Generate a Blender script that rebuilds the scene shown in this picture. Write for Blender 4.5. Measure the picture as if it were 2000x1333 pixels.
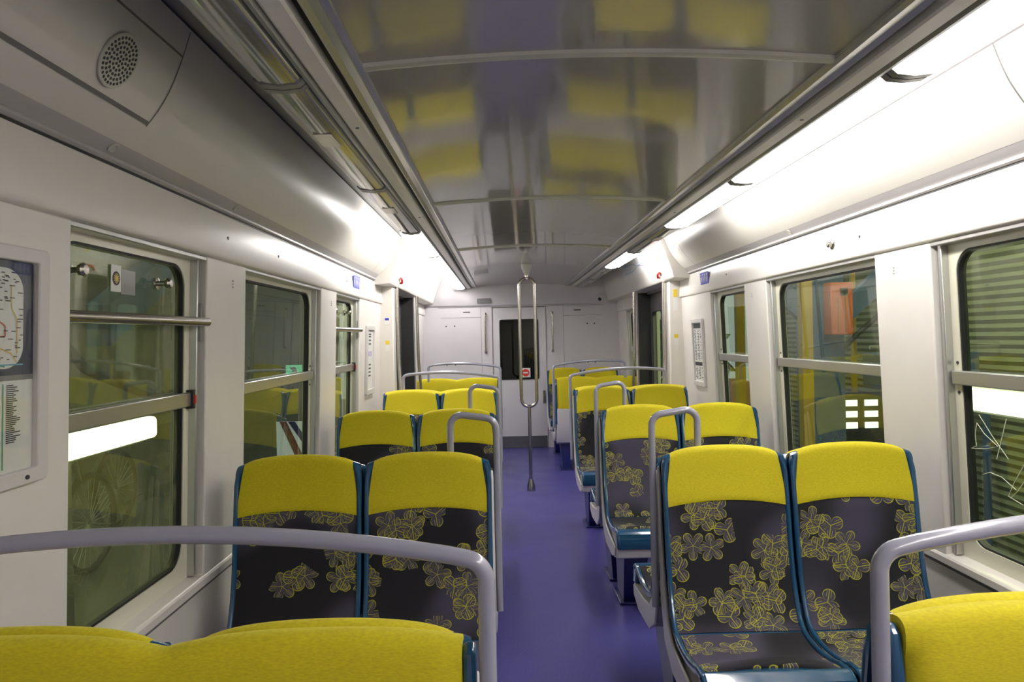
import bpy, bmesh, math, random
from mathutils import Vector, Matrix
random.seed(7)
for o in list(bpy.data.objects): bpy.data.objects.remove(o, do_unlink=True)
S = bpy.context.scene
COL = S.collection
# ---------------------------------------------------------------- camera, world, exposure
CX = 0.265            # centre line of the carriage, the camera stands a little left of it
END = 10.2            # end bulkhead
BACK = -2.6           # rear end of the modelled saloon
cam = bpy.data.cameras.new('camera'); cam.sensor_width = 36.0; cam.lens = 25.7
cam.clip_start = 0.05; cam.clip_end = 200
camo = bpy.data.objects.new('camera', cam); COL.objects.link(camo)
camo.location = (0, 0, 1.55)
yaw, pitch, roll = -0.0126, -0.0052, 0.022
R = Matrix.Rotation(yaw, 4, 'Z') @ Matrix.Rotation(math.pi/2 + pitch, 4, 'X') @ Matrix.Rotation(-roll, 4, 'Z')
camo.rotation_euler = R.to_euler()
S.camera = camo
w = bpy.data.worlds.new('world'); S.world = w; w.use_nodes = True
w.node_tree.nodes['Background'].inputs[0].default_value = (0.75, 0.85, 1.0, 1)
w.node_tree.nodes['Background'].inputs[1].default_value = 0.55
S.view_settings.view_transform = 'Standard'; S.view_settings.look = 'None'
S.view_settings.gamma = 1.0; S.view_settings.use_curve_mapping = False
S.view_settings.exposure = 0.0
LAMP_W = 17.0         # emission of a lit diffuser, underside
LAMP_SIDE = 42.0      # emission of the glow panel added to lit lamps to brighten the cove

# ---------------------------------------------------------------- materials
def mat(name, col, rough=0.5, metal=0.0, ior=1.5, coat=0.0, noise=0.0, nscale=40, bump=0.0, bscale=200, emit=None, es=0, wave=None, speck=None):
    m = bpy.data.materials.new(name); m.use_nodes = True
    nt = m.node_tree; b = nt.nodes['Principled BSDF']
    b.inputs['Base Color'].default_value = (*col, 1); b.inputs['Roughness'].default_value = rough
    b.inputs['Metallic'].default_value = metal; b.inputs['IOR'].default_value = ior
    b.inputs['Coat Weight'].default_value = coat; b.inputs['Coat Roughness'].default_value = 0.05
    tc = nt.nodes.new('ShaderNodeTexCoord')
    if noise:
        n = nt.nodes.new('ShaderNodeTexNoise'); n.inputs['Scale'].default_value = nscale; n.inputs['Detail'].default_value = 4
        nt.links.new(tc.outputs['Object'], n.inputs['Vector'])
        r = nt.nodes.new('ShaderNodeValToRGB')
        r.color_ramp.elements[0].position = .3; r.color_ramp.elements[1].position = .7
        r.color_ramp.elements[0].color = (*[c*(1-noise) for c in col], 1)
        r.color_ramp.elements[1].color = (*[min(1, c*(1+noise)) for c in col], 1)
        nt.links.new(n.outputs['Fac'], r.inputs['Fac']); nt.links.new(r.outputs['Color'], b.inputs['Base Color'])
    if bump:
        n = nt.nodes.new('ShaderNodeTexNoise'); n.inputs['Scale'].default_value = bscale; n.inputs['Detail'].default_value = 2
        nt.links.new(tc.outputs['Object'], n.inputs['Vector'])
        bp = nt.nodes.new('ShaderNodeBump'); bp.inputs['Strength'].default_value = bump; bp.inputs['Distance'].default_value = 0.01
        nt.links.new(n.outputs['Fac'], bp.inputs['Height']); nt.links.new(bp.outputs['Normal'], b.inputs['Normal'])
        nt.links.new(bp.outputs['Normal'], b.inputs['Coat Normal'])
    if emit:
        b.inputs['Emission Color'].default_value = (*emit, 1); b.inputs['Emission Strength'].default_value = es
    return m

M = {}
M['white']   = mat('white_panel', (.77, .735, .69), .28, noise=.02, nscale=5)
M['cream']   = mat('cream_window_surround', (.74, .72, .58), .22, noise=.02, nscale=5)
M['cove']    = mat('cove_panel', (.72, .69, .635), .34, bump=.03, bscale=5)
M['ledge']   = mat('grey_ledge', (.45, .43, .43), .35)
M['ceil']    = mat('ceiling_gloss', (.40, .375, .35), .09, ior=1.9, coat=.2, bump=.08, bscale=2.6)
M['strip']   = mat('ceiling_strip', (.55, .54, .48), .35)
M['alu']     = mat('aluminium', (.55, .55, .54), .28, metal=.85)
M['alud']    = mat('dull_aluminium', (.28, .28, .28), .34, metal=.6)
M['steel']   = mat('brushed_steel', (.50, .47, .43), .25, metal=1.0, noise=.06, nscale=90)
M['chrome']  = mat('polished_housing', (.42, .42, .41), .13, metal=.7)
M['black']   = mat('black_rubber', (.012, .012, .013), .5)
M['dark']    = mat('dark_gap', (.05, .05, .055), .5)
M['lit']     = mat('lit_diffuser', (.9, .9, .9), .4, emit=(1.0, .965, .93), es=LAMP_W)
M['litside'] = mat('lit_tube_side', (.9, .9, .9), .4, emit=(1.0, .965, .93), es=LAMP_SIDE)
M['rail']    = mat('grey_grab_paint', (.33, .33, .40), .22, coat=.5)
M['blue']    = mat('blue_seat_shell', (.012, .075, .17), .16, coat=.6)
M['navy']    = mat('navy_leg', (.008, .012, .12), .3)
M['wshell']  = mat('white_seat_shell', (.66, .63, .62), .3)
M['bulk']    = mat('bulkhead_panel', (.66, .64, .68), .35, noise=.02, nscale=6)
M['seam']    = mat('panel_seam', (.16, .15, .15), .6)
M['kick']    = mat('kick_plate', (.16, .16, .17), .35, metal=.5)
M['blk2']    = mat('door_leaf_grey', (.16, .15, .15), .3, metal=.4)
M['doorblue']= mat('door_blue', (.05, .11, .28), .35)
M['red']     = mat('red_enamel', (.62, .03, .02), .35)
M['yel']     = mat('yellow_marker', (.80, .58, .04), .5)
M['signblue']= mat('sign_blue', (.03, .04, .42), .35)
M['paper']   = mat('printed_white', (.80, .80, .77), .35)
M['ink']     = mat('black_print', (.03, .03, .04), .5)
M['mapnavy'] = mat('map_navy', (.02, .03, .07), .15)
M['mapgreen']= mat('map_green', (.10, .40, .25), .4)
M['mapred']  = mat('map_red', (.60, .10, .06), .4)
M['mapcyan'] = mat('map_cyan', (.12, .40, .60), .4)
M['mappurple']=mat('map_purple', (.30, .15, .50), .4)
M['mapyellow']=mat('map_yellow', (.75, .55, .12), .4)

# floor: blue violet vinyl with fine flecks and faint scuffs
def floor_mat():
    m = mat('blue_vinyl_floor', (.085, .08, .34), .28)
    nt = m.node_tree; b = nt.nodes['Principled BSDF']; tc = nt.nodes['Texture Coordinate']
    n = nt.nodes.new('ShaderNodeTexNoise'); n.inputs['Scale'].default_value = 160; n.inputs['Detail'].default_value = 2
    n2 = nt.nodes.new('ShaderNodeTexNoise'); n2.inputs['Scale'].default_value = 3; n2.inputs['Detail'].default_value = 5
    r = nt.nodes.new('ShaderNodeValToRGB')
    r.color_ramp.elements[0].position = .30; r.color_ramp.elements[0].color = (.042, .036, .19, 1)
    r.color_ramp.elements[1].position = .62; r.color_ramp.elements[1].color = (.080, .074, .30, 1)
    nt.links.new(tc.outputs['Object'], n.inputs['Vector']); nt.links.new(tc.outputs['Object'], n2.inputs['Vector'])
    nt.links.new(n.outputs['Fac'], r.inputs['Fac']); nt.links.new(r.outputs['Color'], b.inputs['Base Color'])
    mr = nt.nodes.new('ShaderNodeMapRange'); mr.inputs['To Min'].default_value = .22; mr.inputs['To Max'].default_value = .42
    nt.links.new(n2.outputs['Fac'], mr.inputs['Value']); nt.links.new(mr.outputs[0], b.inputs['Roughness'])
    return m
M['floor'] = floor_mat()

# yellow headrest cloth: short pile with streaks
def yellow_mat():
    m = mat('yellow_cloth', (.62, .54, .012), .85)
    nt = m.node_tree; b = nt.nodes['Principled BSDF']; tc = nt.nodes['Texture Coordinate']
    mp = nt.nodes.new('ShaderNodeMapping'); mp.inputs['Scale'].default_value = (130, 130, 420)
    n = nt.nodes.new('ShaderNodeTexNoise'); n.inputs['Scale'].default_value = 1; n.inputs['Detail'].default_value = 5
    nt.links.new(tc.outputs['Object'], mp.inputs['Vector']); nt.links.new(mp.outputs[0], n.inputs['Vector'])
    r = nt.nodes.new('ShaderNodeValToRGB')
    r.color_ramp.elements[0].position = .28; r.color_ramp.elements[0].color = (.56, .455, .006, 1)
    r.color_ramp.elements[1].position = .70; r.color_ramp.elements[1].color = (.70, .60, .010, 1)
    nt.links.new(n.outputs['Fac'], r.inputs['Fac']); nt.links.new(r.outputs['Color'], b.inputs['Base Color'])
    bp = nt.nodes.new('ShaderNodeBump'); bp.inputs['Strength'].default_value = .25; bp.inputs['Distance'].default_value = .002
    nt.links.new(n.outputs['Fac'], bp.inputs['Height']); nt.links.new(bp.outputs['Normal'], b.inputs['Normal'])
    b.inputs['Sheen Weight'].default_value = .3; b.inputs['Sheen Roughness'].default_value = .5
    b.inputs['Sheen Tint'].default_value = (.9, .85, .2, 1)
    return m
M['yellow'] = yellow_mat()

# patterned moquette: layers of outlined petals on charcoal and slate violet, from UVs in metres
def moquette():
    m = bpy.data.materials.new('petal_moquette'); m.use_nodes = True
    nt = m.node_tree; N = nt.nodes; L = nt.links; b = N['Principled BSDF']
    b.inputs['Roughness'].default_value = .9
    uv = N.new('ShaderNodeTexCoord'); oi = N.new('ShaderNodeObjectInfo')
    def mth(op, a, bb=None, cc=None):
        n = N.new('ShaderNodeMath'); n.operation = op
        for i, v in enumerate((a, bb, cc)):
            if v is None: continue
            if isinstance(v, (int, float)): n.inputs[i].default_value = v
            else: L.new(v, n.inputs[i])
        return n.outputs[0]
    off = N.new('ShaderNodeVectorMath'); off.operation = 'SCALE'
    L.new(oi.outputs['Location'], off.inputs[0]); off.inputs['Scale'].default_value = 1.37
    add = N.new('ShaderNodeVectorMath'); add.operation = 'ADD'
    L.new(uv.outputs['UV'], add.inputs[0]); L.new(off.outputs[0], add.inputs[1])
    sx = N.new('ShaderNodeSeparateXYZ'); L.new(add.outputs[0], sx.inputs[0])
    cb = N.new('ShaderNodeCombineXYZ'); L.new(sx.outputs[0], cb.inputs[0]); L.new(sx.outputs[1], cb.inputs[1])
    P = cb.outputs[0]
    # cluster mask: where flowers gather
    nz = N.new('ShaderNodeTexNoise'); nz.noise_dimensions = '2D'; nz.inputs['Scale'].default_value = 4.3; nz.inputs['Detail'].default_value = 0.5
    L.new(P, nz.inputs['Vector'])
    nb = N.new('ShaderNodeTexNoise'); nb.noise_dimensions = '2D'; nb.inputs['Scale'].default_value = 2.6; nb.inputs['Detail'].default_value = 0
    vo = N.new('ShaderNodeVectorMath'); vo.operation = 'ADD'; vo.inputs[1].default_value = (3.3, 8.1, 0); L.new(P, vo.inputs[0]); L.new(vo.outputs[0], nb.inputs['Vector'])
    lines = None; fills = None
    for k, (sc, ox, thr, npet) in enumerate(((10.5, 0.0, .51, 2.5), (11.5, 5.7, .55, 1.5))):
        v = N.new('ShaderNodeTexVoronoi'); v.voronoi_dimensions = '2D'; v.feature = 'F1'; v.inputs['Scale'].default_value = sc
        v.inputs['Randomness'].default_value = .6
        a = N.new('ShaderNodeVectorMath'); a.operation = 'ADD'; a.inputs[1].default_value = (ox, ox*.7, 0); L.new(P, a.inputs[0]); L.new(a.outputs[0], v.inputs['Vector'])
        d = N.new('ShaderNodeVectorMath'); d.operation = 'SUBTRACT'
        L.new(a.outputs[0], d.inputs[0])
        L.new(v.outputs['Position'], d.inputs[1])
        s2 = N.new('ShaderNodeSeparateXYZ'); L.new(d.outputs[0], s2.inputs[0])
        sc3 = N.new('ShaderNodeSeparateColor'); L.new(v.outputs['Color'], sc3.inputs[0])
        th = mth('ADD', mth('ARCTAN2', s2.outputs[1], s2.outputs[0]), mth('MULTIPLY', sc3.outputs[0], 6.28))
        ln = N.new('ShaderNodeVectorMath'); ln.operation = 'LENGTH'; L.new(d.outputs[0], ln.inputs[0]); r = ln.outputs['Value']
        cph = mth('ABSOLUTE', mth('COSINE', mth('MULTIPLY', th, npet)))
        sph = mth('ABSOLUTE', mth('SINE', mth('MULTIPLY', th, npet)))
        RR = .54 / sc
        edge = mth('MULTIPLY', mth('POWER', cph, .42), RR)
        dist = mth('ABSOLUTE', mth('SUBTRACT', r, edge))
        out = mth('LESS_THAN', dist, .0016)
        vein = mth('MULTIPLY', mth('LESS_THAN', mth('MULTIPLY', sph, r), .0022), mth('LESS_THAN', r, mth('MULTIPLY', edge, .96)))
        ring = mth('LESS_THAN', mth('ABSOLUTE', mth('SUBTRACT', mth('MULTIPLY', sph, r), .0125)), .0011)
        ring = mth('MULTIPLY', ring, mth('MULTIPLY', mth('LESS_THAN', r, edge), mth('GREATER_THAN', r, RR*.45)))
        # density by noise sampled at the flower's own centre, so petals stay whole
        nm = N.new('ShaderNodeTexNoise'); nm.noise_dimensions = '2D'; nm.inputs['Scale'].default_value = 5.2; nm.inputs['Detail'].default_value = 0
        sb = N.new('ShaderNodeVectorMath'); sb.operation = 'ADD'; sb.inputs[1].default_value = (-ox, -ox*.7, 0)
        L.new(v.outputs['Position'], sb.inputs[0]); L.new(sb.outputs[0], nm.inputs['Vector'])
        mask = mth('GREATER_THAN', nm.outputs['Fac'], thr)
        inside = mth('MULTIPLY', mth('LESS_THAN', r, edge), mask)
        ll = mth('MULTIPLY', mth('MAXIMUM', mth('MAXIMUM', out, vein), ring), mask)
        lines = ll if lines is None else mth('MAXIMUM', lines, ll)
        fills = inside if fills is None else mth('MAXIMUM', fills, inside)
    base = N.new('ShaderNodeMixRGB'); base.inputs[1].default_value = (.013, .012, .017, 1); base.inputs[2].default_value = (.062, .055, .092, 1)
    mrb = N.new('ShaderNodeMapRange'); mrb.interpolation_type = 'SMOOTHSTEP'; mrb.inputs['From Min'].default_value = .42; mrb.inputs['From Max'].default_value = .62; L.new(nb.outputs['Fac'], mrb.inputs['Value']); L.new(mrb.outputs[0], base.inputs[0])
    f1 = N.new('ShaderNodeMixRGB'); f1.inputs[2].default_value = (.078, .070, .110, 1); L.new(base.outputs[0], f1.inputs[1])
    L.new(mth('MULTIPLY', fills, .8), f1.inputs[0])
    f2 = N.new('ShaderNodeMixRGB'); f2.inputs[2].default_value = (.42, .40, .028, 1); L.new(f1.outputs[0], f2.inputs[1])
    L.new(lines, f2.inputs[0])
    L.new(f2.outputs[0], b.inputs['Base Color'])
    return m
M['moq'] = moquette()

def glass_mat(name, tint, refl=1.0, smear=.0):
    m = bpy.data.materials.new(name); m.use_nodes = True
    nt = m.node_tree; N = nt.nodes; L = nt.links
    for n in list(N): N.remove(n)
    out = N.new('ShaderNodeOutputMaterial'); mx = N.new('ShaderNodeMixShader')
    tr = N.new('ShaderNodeBsdfTransparent'); tr.inputs[0].default_value = (*tint, 1)
    gl = N.new('ShaderNodeBsdfGlossy'); gl.inputs['Roughness'].default_value = .02; gl.inputs['Color'].default_value = (.95, 1, .9, 1)
    fr = N.new('ShaderNodeFresnel'); fr.inputs['IOR'].default_value = 1.6
    mm = N.new('ShaderNodeMath'); mm.operation = 'MULTIPLY'; mm.inputs[1].default_value = refl
    ge = N.new('ShaderNodeNewGeometry'); ft = N.new('ShaderNodeMath'); ft.operation = 'SUBTRACT'; ft.inputs[0].default_value = 1; L.new(ge.outputs['Backfacing'], ft.inputs[1])
    m0 = N.new('ShaderNodeMath'); m0.operation = 'MULTIPLY'; L.new(fr.outputs[0], m0.inputs[0]); L.new(ft.outputs[0], m0.inputs[1]); mm.use_clamp = True
    L.new(m0.outputs[0], mm.inputs[0]); L.new(mm.outputs[0], mx.inputs[0])
    L.new(tr.outputs[0], mx.inputs[1]); L.new(gl.outputs[0], mx.inputs[2])
    last = mx.outputs[0]
    if smear:
        df = N.new('ShaderNodeBsdfDiffuse'); df.inputs[0].default_value = (.42, .44, .24, 1)
        m2 = N.new('ShaderNodeMixShader'); tc = N.new('ShaderNodeTexCoord'); nz = N.new('ShaderNodeTexNoise')
        nz.inputs['Scale'].default_value = 5; nz.inputs['Detail'].default_value = 8; nz.inputs['Roughness'].default_value = .65; nz.inputs['Distortion'].default_value = 1.2
        L.new(tc.outputs['Object'], nz.inputs['Vector'])
        mr = N.new('ShaderNodeMapRange'); mr.inputs['From Min'].default_value = .35; mr.inputs['From Max'].default_value = .75
        mr.inputs['To Min'].default_value = smear*.25; mr.inputs['To Max'].default_value = smear*1.4
        L.new(nz.outputs['Fac'], mr.inputs['Value']); L.new(mr.outputs[0], m2.inputs[0])
        L.new(last, m2.inputs[1]); L.new(df.outputs[0], m2.inputs[2]); last = m2.outputs[0]
    L.new(last, out.inputs[0])
    return m
M['glass'] = glass_mat('tinted_glass', (.84, .90, .74), 1.05, .035)
M['glassold'] = glass_mat('grimy_tinted_glass', (.82, .88, .68), 1.2, .22)
M['glassdark'] = glass_mat('dark_cab_glass', (.05, .06, .05), .9)
M['clear'] = glass_mat('clear_cover', (.97, .97, .97), .9)

# ---------------------------------------------------------------- helpers
def obj(name, bm, m, parent=None, smooth=False, bevel=0, seg=2, auto=35):
    bmesh.ops.recalc_face_normals(bm, faces=bm.faces)
    me = bpy.data.meshes.new(name); bm.to_mesh(me); bm.free()
    o = bpy.data.objects.new(name, me); COL.objects.link(o)
    for mm in (m if isinstance(m, (list, tuple)) else [m]): me.materials.append(mm)
    if parent is not None: o.parent = parent
    if bevel:
        bv = o.modifiers.new('bevel', 'BEVEL'); bv.width = bevel; bv.segments = seg; bv.limit_method = 'ANGLE'; bv.angle_limit = math.radians(40)
        bv.harden_normals = False
    if smooth or bevel:
        for p in me.polygons: p.use_smooth = True
        try: me.set_sharp_from_angle(angle=math.radians(auto))
        except Exception: pass
    return o
def tag(o, label=None, cat=None, group=None, kind=None):
    if label: o['label'] = label
    if cat: o['category'] = cat
    if group: o['group'] = group
    if kind: o['kind'] = kind
    return o
def thing(name, loc, label=None, cat=None, group=None, kind=None, rz=0):
    o = bpy.data.objects.new(name, None); COL.objects.link(o); o.empty_display_size = .1
    o.location = loc; o.rotation_euler = (0, 0, rz)
    return tag(o, label, cat, group, kind)
def clone(o, parent=None):
    c = o.copy(); COL.objects.link(c)
    if parent is not None: c.parent = parent
    for ch in list(o.children): clone(ch, c)
    return c
def B(): return bmesh.new()
def box(bm, x0, x1, y0, y1, z0, z1, f=None):
    vs = []
    for x in (x0, x1):
        for y in (y0, y1):
            for z in (z0, z1):
                p = (x, y, z); vs.append(bm.verts.new(f(*p) if f else p))
    for q in ((0,1,3,2), (4,6,7,5), (0,4,5,1), (2,3,7,6), (0,2,6,4), (1,5,7,3)):
        bm.faces.new([vs[i] for i in q])
    return vs
def prism(bm, poly, axis, a0, a1, f=None):
    """poly: 2D points; axis 'y': poly=(x,z) extruded in y; axis 'x': poly=(y,z) extruded in x"""
    def mk(p, a):
        q = (p[0], a, p[1]) if axis == 'y' else ((a, p[0], p[1]) if axis == 'x' else (p[0], p[1], a))
        return bm.verts.new(f(*q) if f else q)
    A = [mk(p, a0) for p in poly]; C = [mk(p, a1) for p in poly]; n = len(poly)
    bm.faces.new(A); bm.faces.new(C[::-1])
    for i in range(n):
        bm.faces.new((A[i], A[(i+1) % n], C[(i+1) % n], C[i]))
def fillet(pts, r, n=7):
    out = [Vector(pts[0])]
    for i in range(1, len(pts)-1):
        p0, p, p1 = Vector(pts[i-1]), Vector(pts[i]), Vector(pts[i+1])
        a, b = (p0-p), (p1-p)
        ang = a.angle(b)
        if ang > math.radians(176): out.append(p); continue
        d = min(r/math.tan(ang/2), a.length*.49, b.length*.49); rr = d*math.tan(ang/2)
        a.normalize(); b.normalize()
        cen = p + (a+b).normalized()*(rr/math.sin(ang/2))
        s, e = p+a*d-cen, p+b*d-cen
        for k in range(n+1):
            t = k/n; v = s.lerp(e, t).normalized()*rr
            # spherical interpolation
            om = s.angle(e)
            v = (s*math.sin((1-t)*om)+e*math.sin(t*om))/math.sin(om)
            out.append(cen+v)
    out.append(Vector(pts[-1])); return out
def tube(bm, pts, r, fr=0, seg=16, cap=True, closed=False):
    P = fillet(pts, fr) if fr else [Vector(p) for p in pts]
    rings = []; n = len(P); up = None
    for i, p in enumerate(P):
        if closed: t = (P[(i+1) % n]-P[i-1]).normalized()
        else: t = ((P[min(i+1, n-1)]-P[max(i-1, 0)])).normalized()
        if up is None:
            up = Vector((0, 0, 1)) if abs(t.z) < .9 else Vector((1, 0, 0))
        up = (up - t*up.dot(t)).normalized(); s = t.cross(up)
        rad = r[i] if isinstance(r, (list, tuple)) else r
        rings.append([bm.verts.new(p+up*math.cos(2*math.pi*k/seg)*rad+s*math.sin(2*math.pi*k/seg)*rad) for k in range(seg)])
    m = n if closed else n-1
    for i in range(m):
        A, C = rings[i], rings[(i+1) % n]
        for k in range(seg):
            bm.faces.new((A[k], A[(k+1) % seg], C[(k+1) % seg], C[k]))
    if cap and not closed:
        bm.faces.new(rings[0][::-1]); bm.faces.new(rings[-1])
def lathe(bm, prof, cen, seg=24, axis=(0, 0, 1)):
    """prof (r, h) along axis from cen"""
    q = Vector((0, 0, 1)).rotation_difference(Vector(axis))
    rings = []
    for r, h in prof:
        if r < 1e-6: rings.append([bm.verts.new(Vector(cen)+q @ Vector((0, 0, h)))])
        else: rings.append([bm.verts.new(Vector(cen)+q @ Vector((r*math.cos(2*math.pi*k/seg), r*math.sin(2*math.pi*k/seg), h))) for k in range(seg)])
    for A, C in zip(rings, rings[1:]):
        for k in range(seg):
            a = [A[k % len(A)], A[(k+1) % len(A)]] if len(A) > 1 else [A[0]]
            c = [C[(k+1) % len(C)], C[k % len(C)]] if len(C) > 1 else [C[0]]
            if len(a)+len(c) >= 3: bm.faces.new(a+c)
    if len(rings[0]) > 1: bm.faces.new(rings[0][::-1])
    if len(rings[-1]) > 1: bm.faces.new(rings[-1])
def rrect(y0, y1, z0, z1, r, n=8):
    pts = []
    for cy, cz, a0 in ((y1-r, z1-r, 0), (y0+r, z1-r, 90), (y0+r, z0+r, 180), (y1-r, z0+r, 270)):
        for k in range(n+1):
            a = math.radians(a0+90*k/n); pts.append((cy+r*math.cos(a), cz+r*math.sin(a)))
    return pts
def ring_prism(bm, outer, inner, a0, a1, f=None):
    """ring between two equal-length loops in (y,z), thickness in x"""
    def mk(p, a):
        q = (a, p[0], p[1]); return bm.verts.new(f(*q) if f else q)
    O0, O1, I0, I1 = [[mk(p, a) for p in lp] for lp, a in ((outer, a0), (outer, a1), (inner, a0), (inner, a1))]
    n = len(outer)
    for i in range(n):
        j = (i+1) % n
        bm.faces.new((O0[i], O0[j], I0[j], I0[i])); bm.faces.new((O1[i], I1[i], I1[j], O1[j]))
        bm.faces.new((O0[i], O1[i], O1[j], O0[j])); bm.faces.new((I0[i], I0[j], I1[j], I1[i]))
def rect_like(loop, y0, y1, z0, z1):
    """corner-matched rectangle for a rounded-rectangle loop (same count)"""
    n = len(loop)//4; out = []
    for c, (yc, zc) in enumerate(((y1, z1), (y0, z1), (y0, z0), (y1, z0))):
        for k in range(n):
            y, z = loop[c*n+k]
            if k == 0: out.append((yc, z) if c % 2 == 0 else (y, zc))
            elif k == n-1: out.append((y, zc) if c % 2 == 0 else (yc, z))
            else: out.append((yc, zc))
    return out
def struct(name, bm, m, parent=None, **k):
    o = obj(name, bm, m, parent, **k)
    if parent is None: o['kind'] = 'structure'
    return o

TILT = .035
def HW(z): return 1.35 + TILT*(1.9-z)
def WL(s):
    """wall space (offset outward, y, z) -> world, side s = -1 left, +1 right"""
    return lambda o, y, z: (CX+s*(HW(z)+o), y, z)
def HS(s):
    """section space (distance from centre line, y, z) -> world"""
    return lambda o, y, z: (CX+s*o, y, z)

# ---------------------------------------------------------------- room shell
bm = B(); box(bm, CX-1.50, CX+1.50, BACK, END+.05, -.06, 0)
struct('floor', bm, M['floor'])

# ceiling: shallow arch of gloss panels
ceil = thing('ceiling', (CX, 0, 2.25), kind='structure')
ceil_x = lambda t: .62*t
def arch(t): return 2.255 + .028*(1-t*t)
def cl(x, y, z): return (x, y, z-2.25)
joints = [BACK, -2.03, -.07, 1.89, 3.84, 5.84, END]
for a, b_ in zip(joints, joints[1:]):
    bm = B(); n = 24; ny = 12; top = []; bot = []
    for j in range(ny+1):
        y = a+(b_-a)*j/ny
        top.append([bm.verts.new(cl(ceil_x(2*i/n-1), y, arch(2*i/n-1)+.02)) for i in range(n+1)])
        bot.append([bm.verts.new(cl(ceil_x(2*i/n-1), y, arch(2*i/n-1))) for i in range(n+1)])
    for j in range(ny):
        for i in range(n):
            bm.faces.new((bot[j][i], bot[j][i+1], bot[j+1][i+1], bot[j+1][i]))
            bm.faces.new((top[j][i], top[j+1][i], top[j+1][i+1], top[j][i+1]))
    o = obj('ceiling_panel', bm, M['ceil'], ceil, smooth=True)
for y in joints[1:-1]:
    bm = B(); n = 24
    for dy, dz, hwid in ((0, 0, .022),):
        loops = []
        for i in range(n+1):
            t = 2*i/n-1; x = ceil_x(t)*.985; z = arch(t)
            loops.append([bm.verts.new(cl(x, y+sy, z+sz)) for sy, sz in ((-.022, .004), (-.016, -.008), (.0, -.011), (.016, -.008), (.022, .004))])
        for A, C in zip(loops, loops[1:]):
            for k in range(4): bm.faces.new((A[k], A[k+1], C[k+1], C[k]))
            bm.faces.new((A[4], A[0], C[0], C[4]))
        bm.faces.new(loops[0]); bm.faces.new(loops[-1][::-1])
    obj('cross_strip', bm, M['strip'], ceil, smooth=True)

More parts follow.
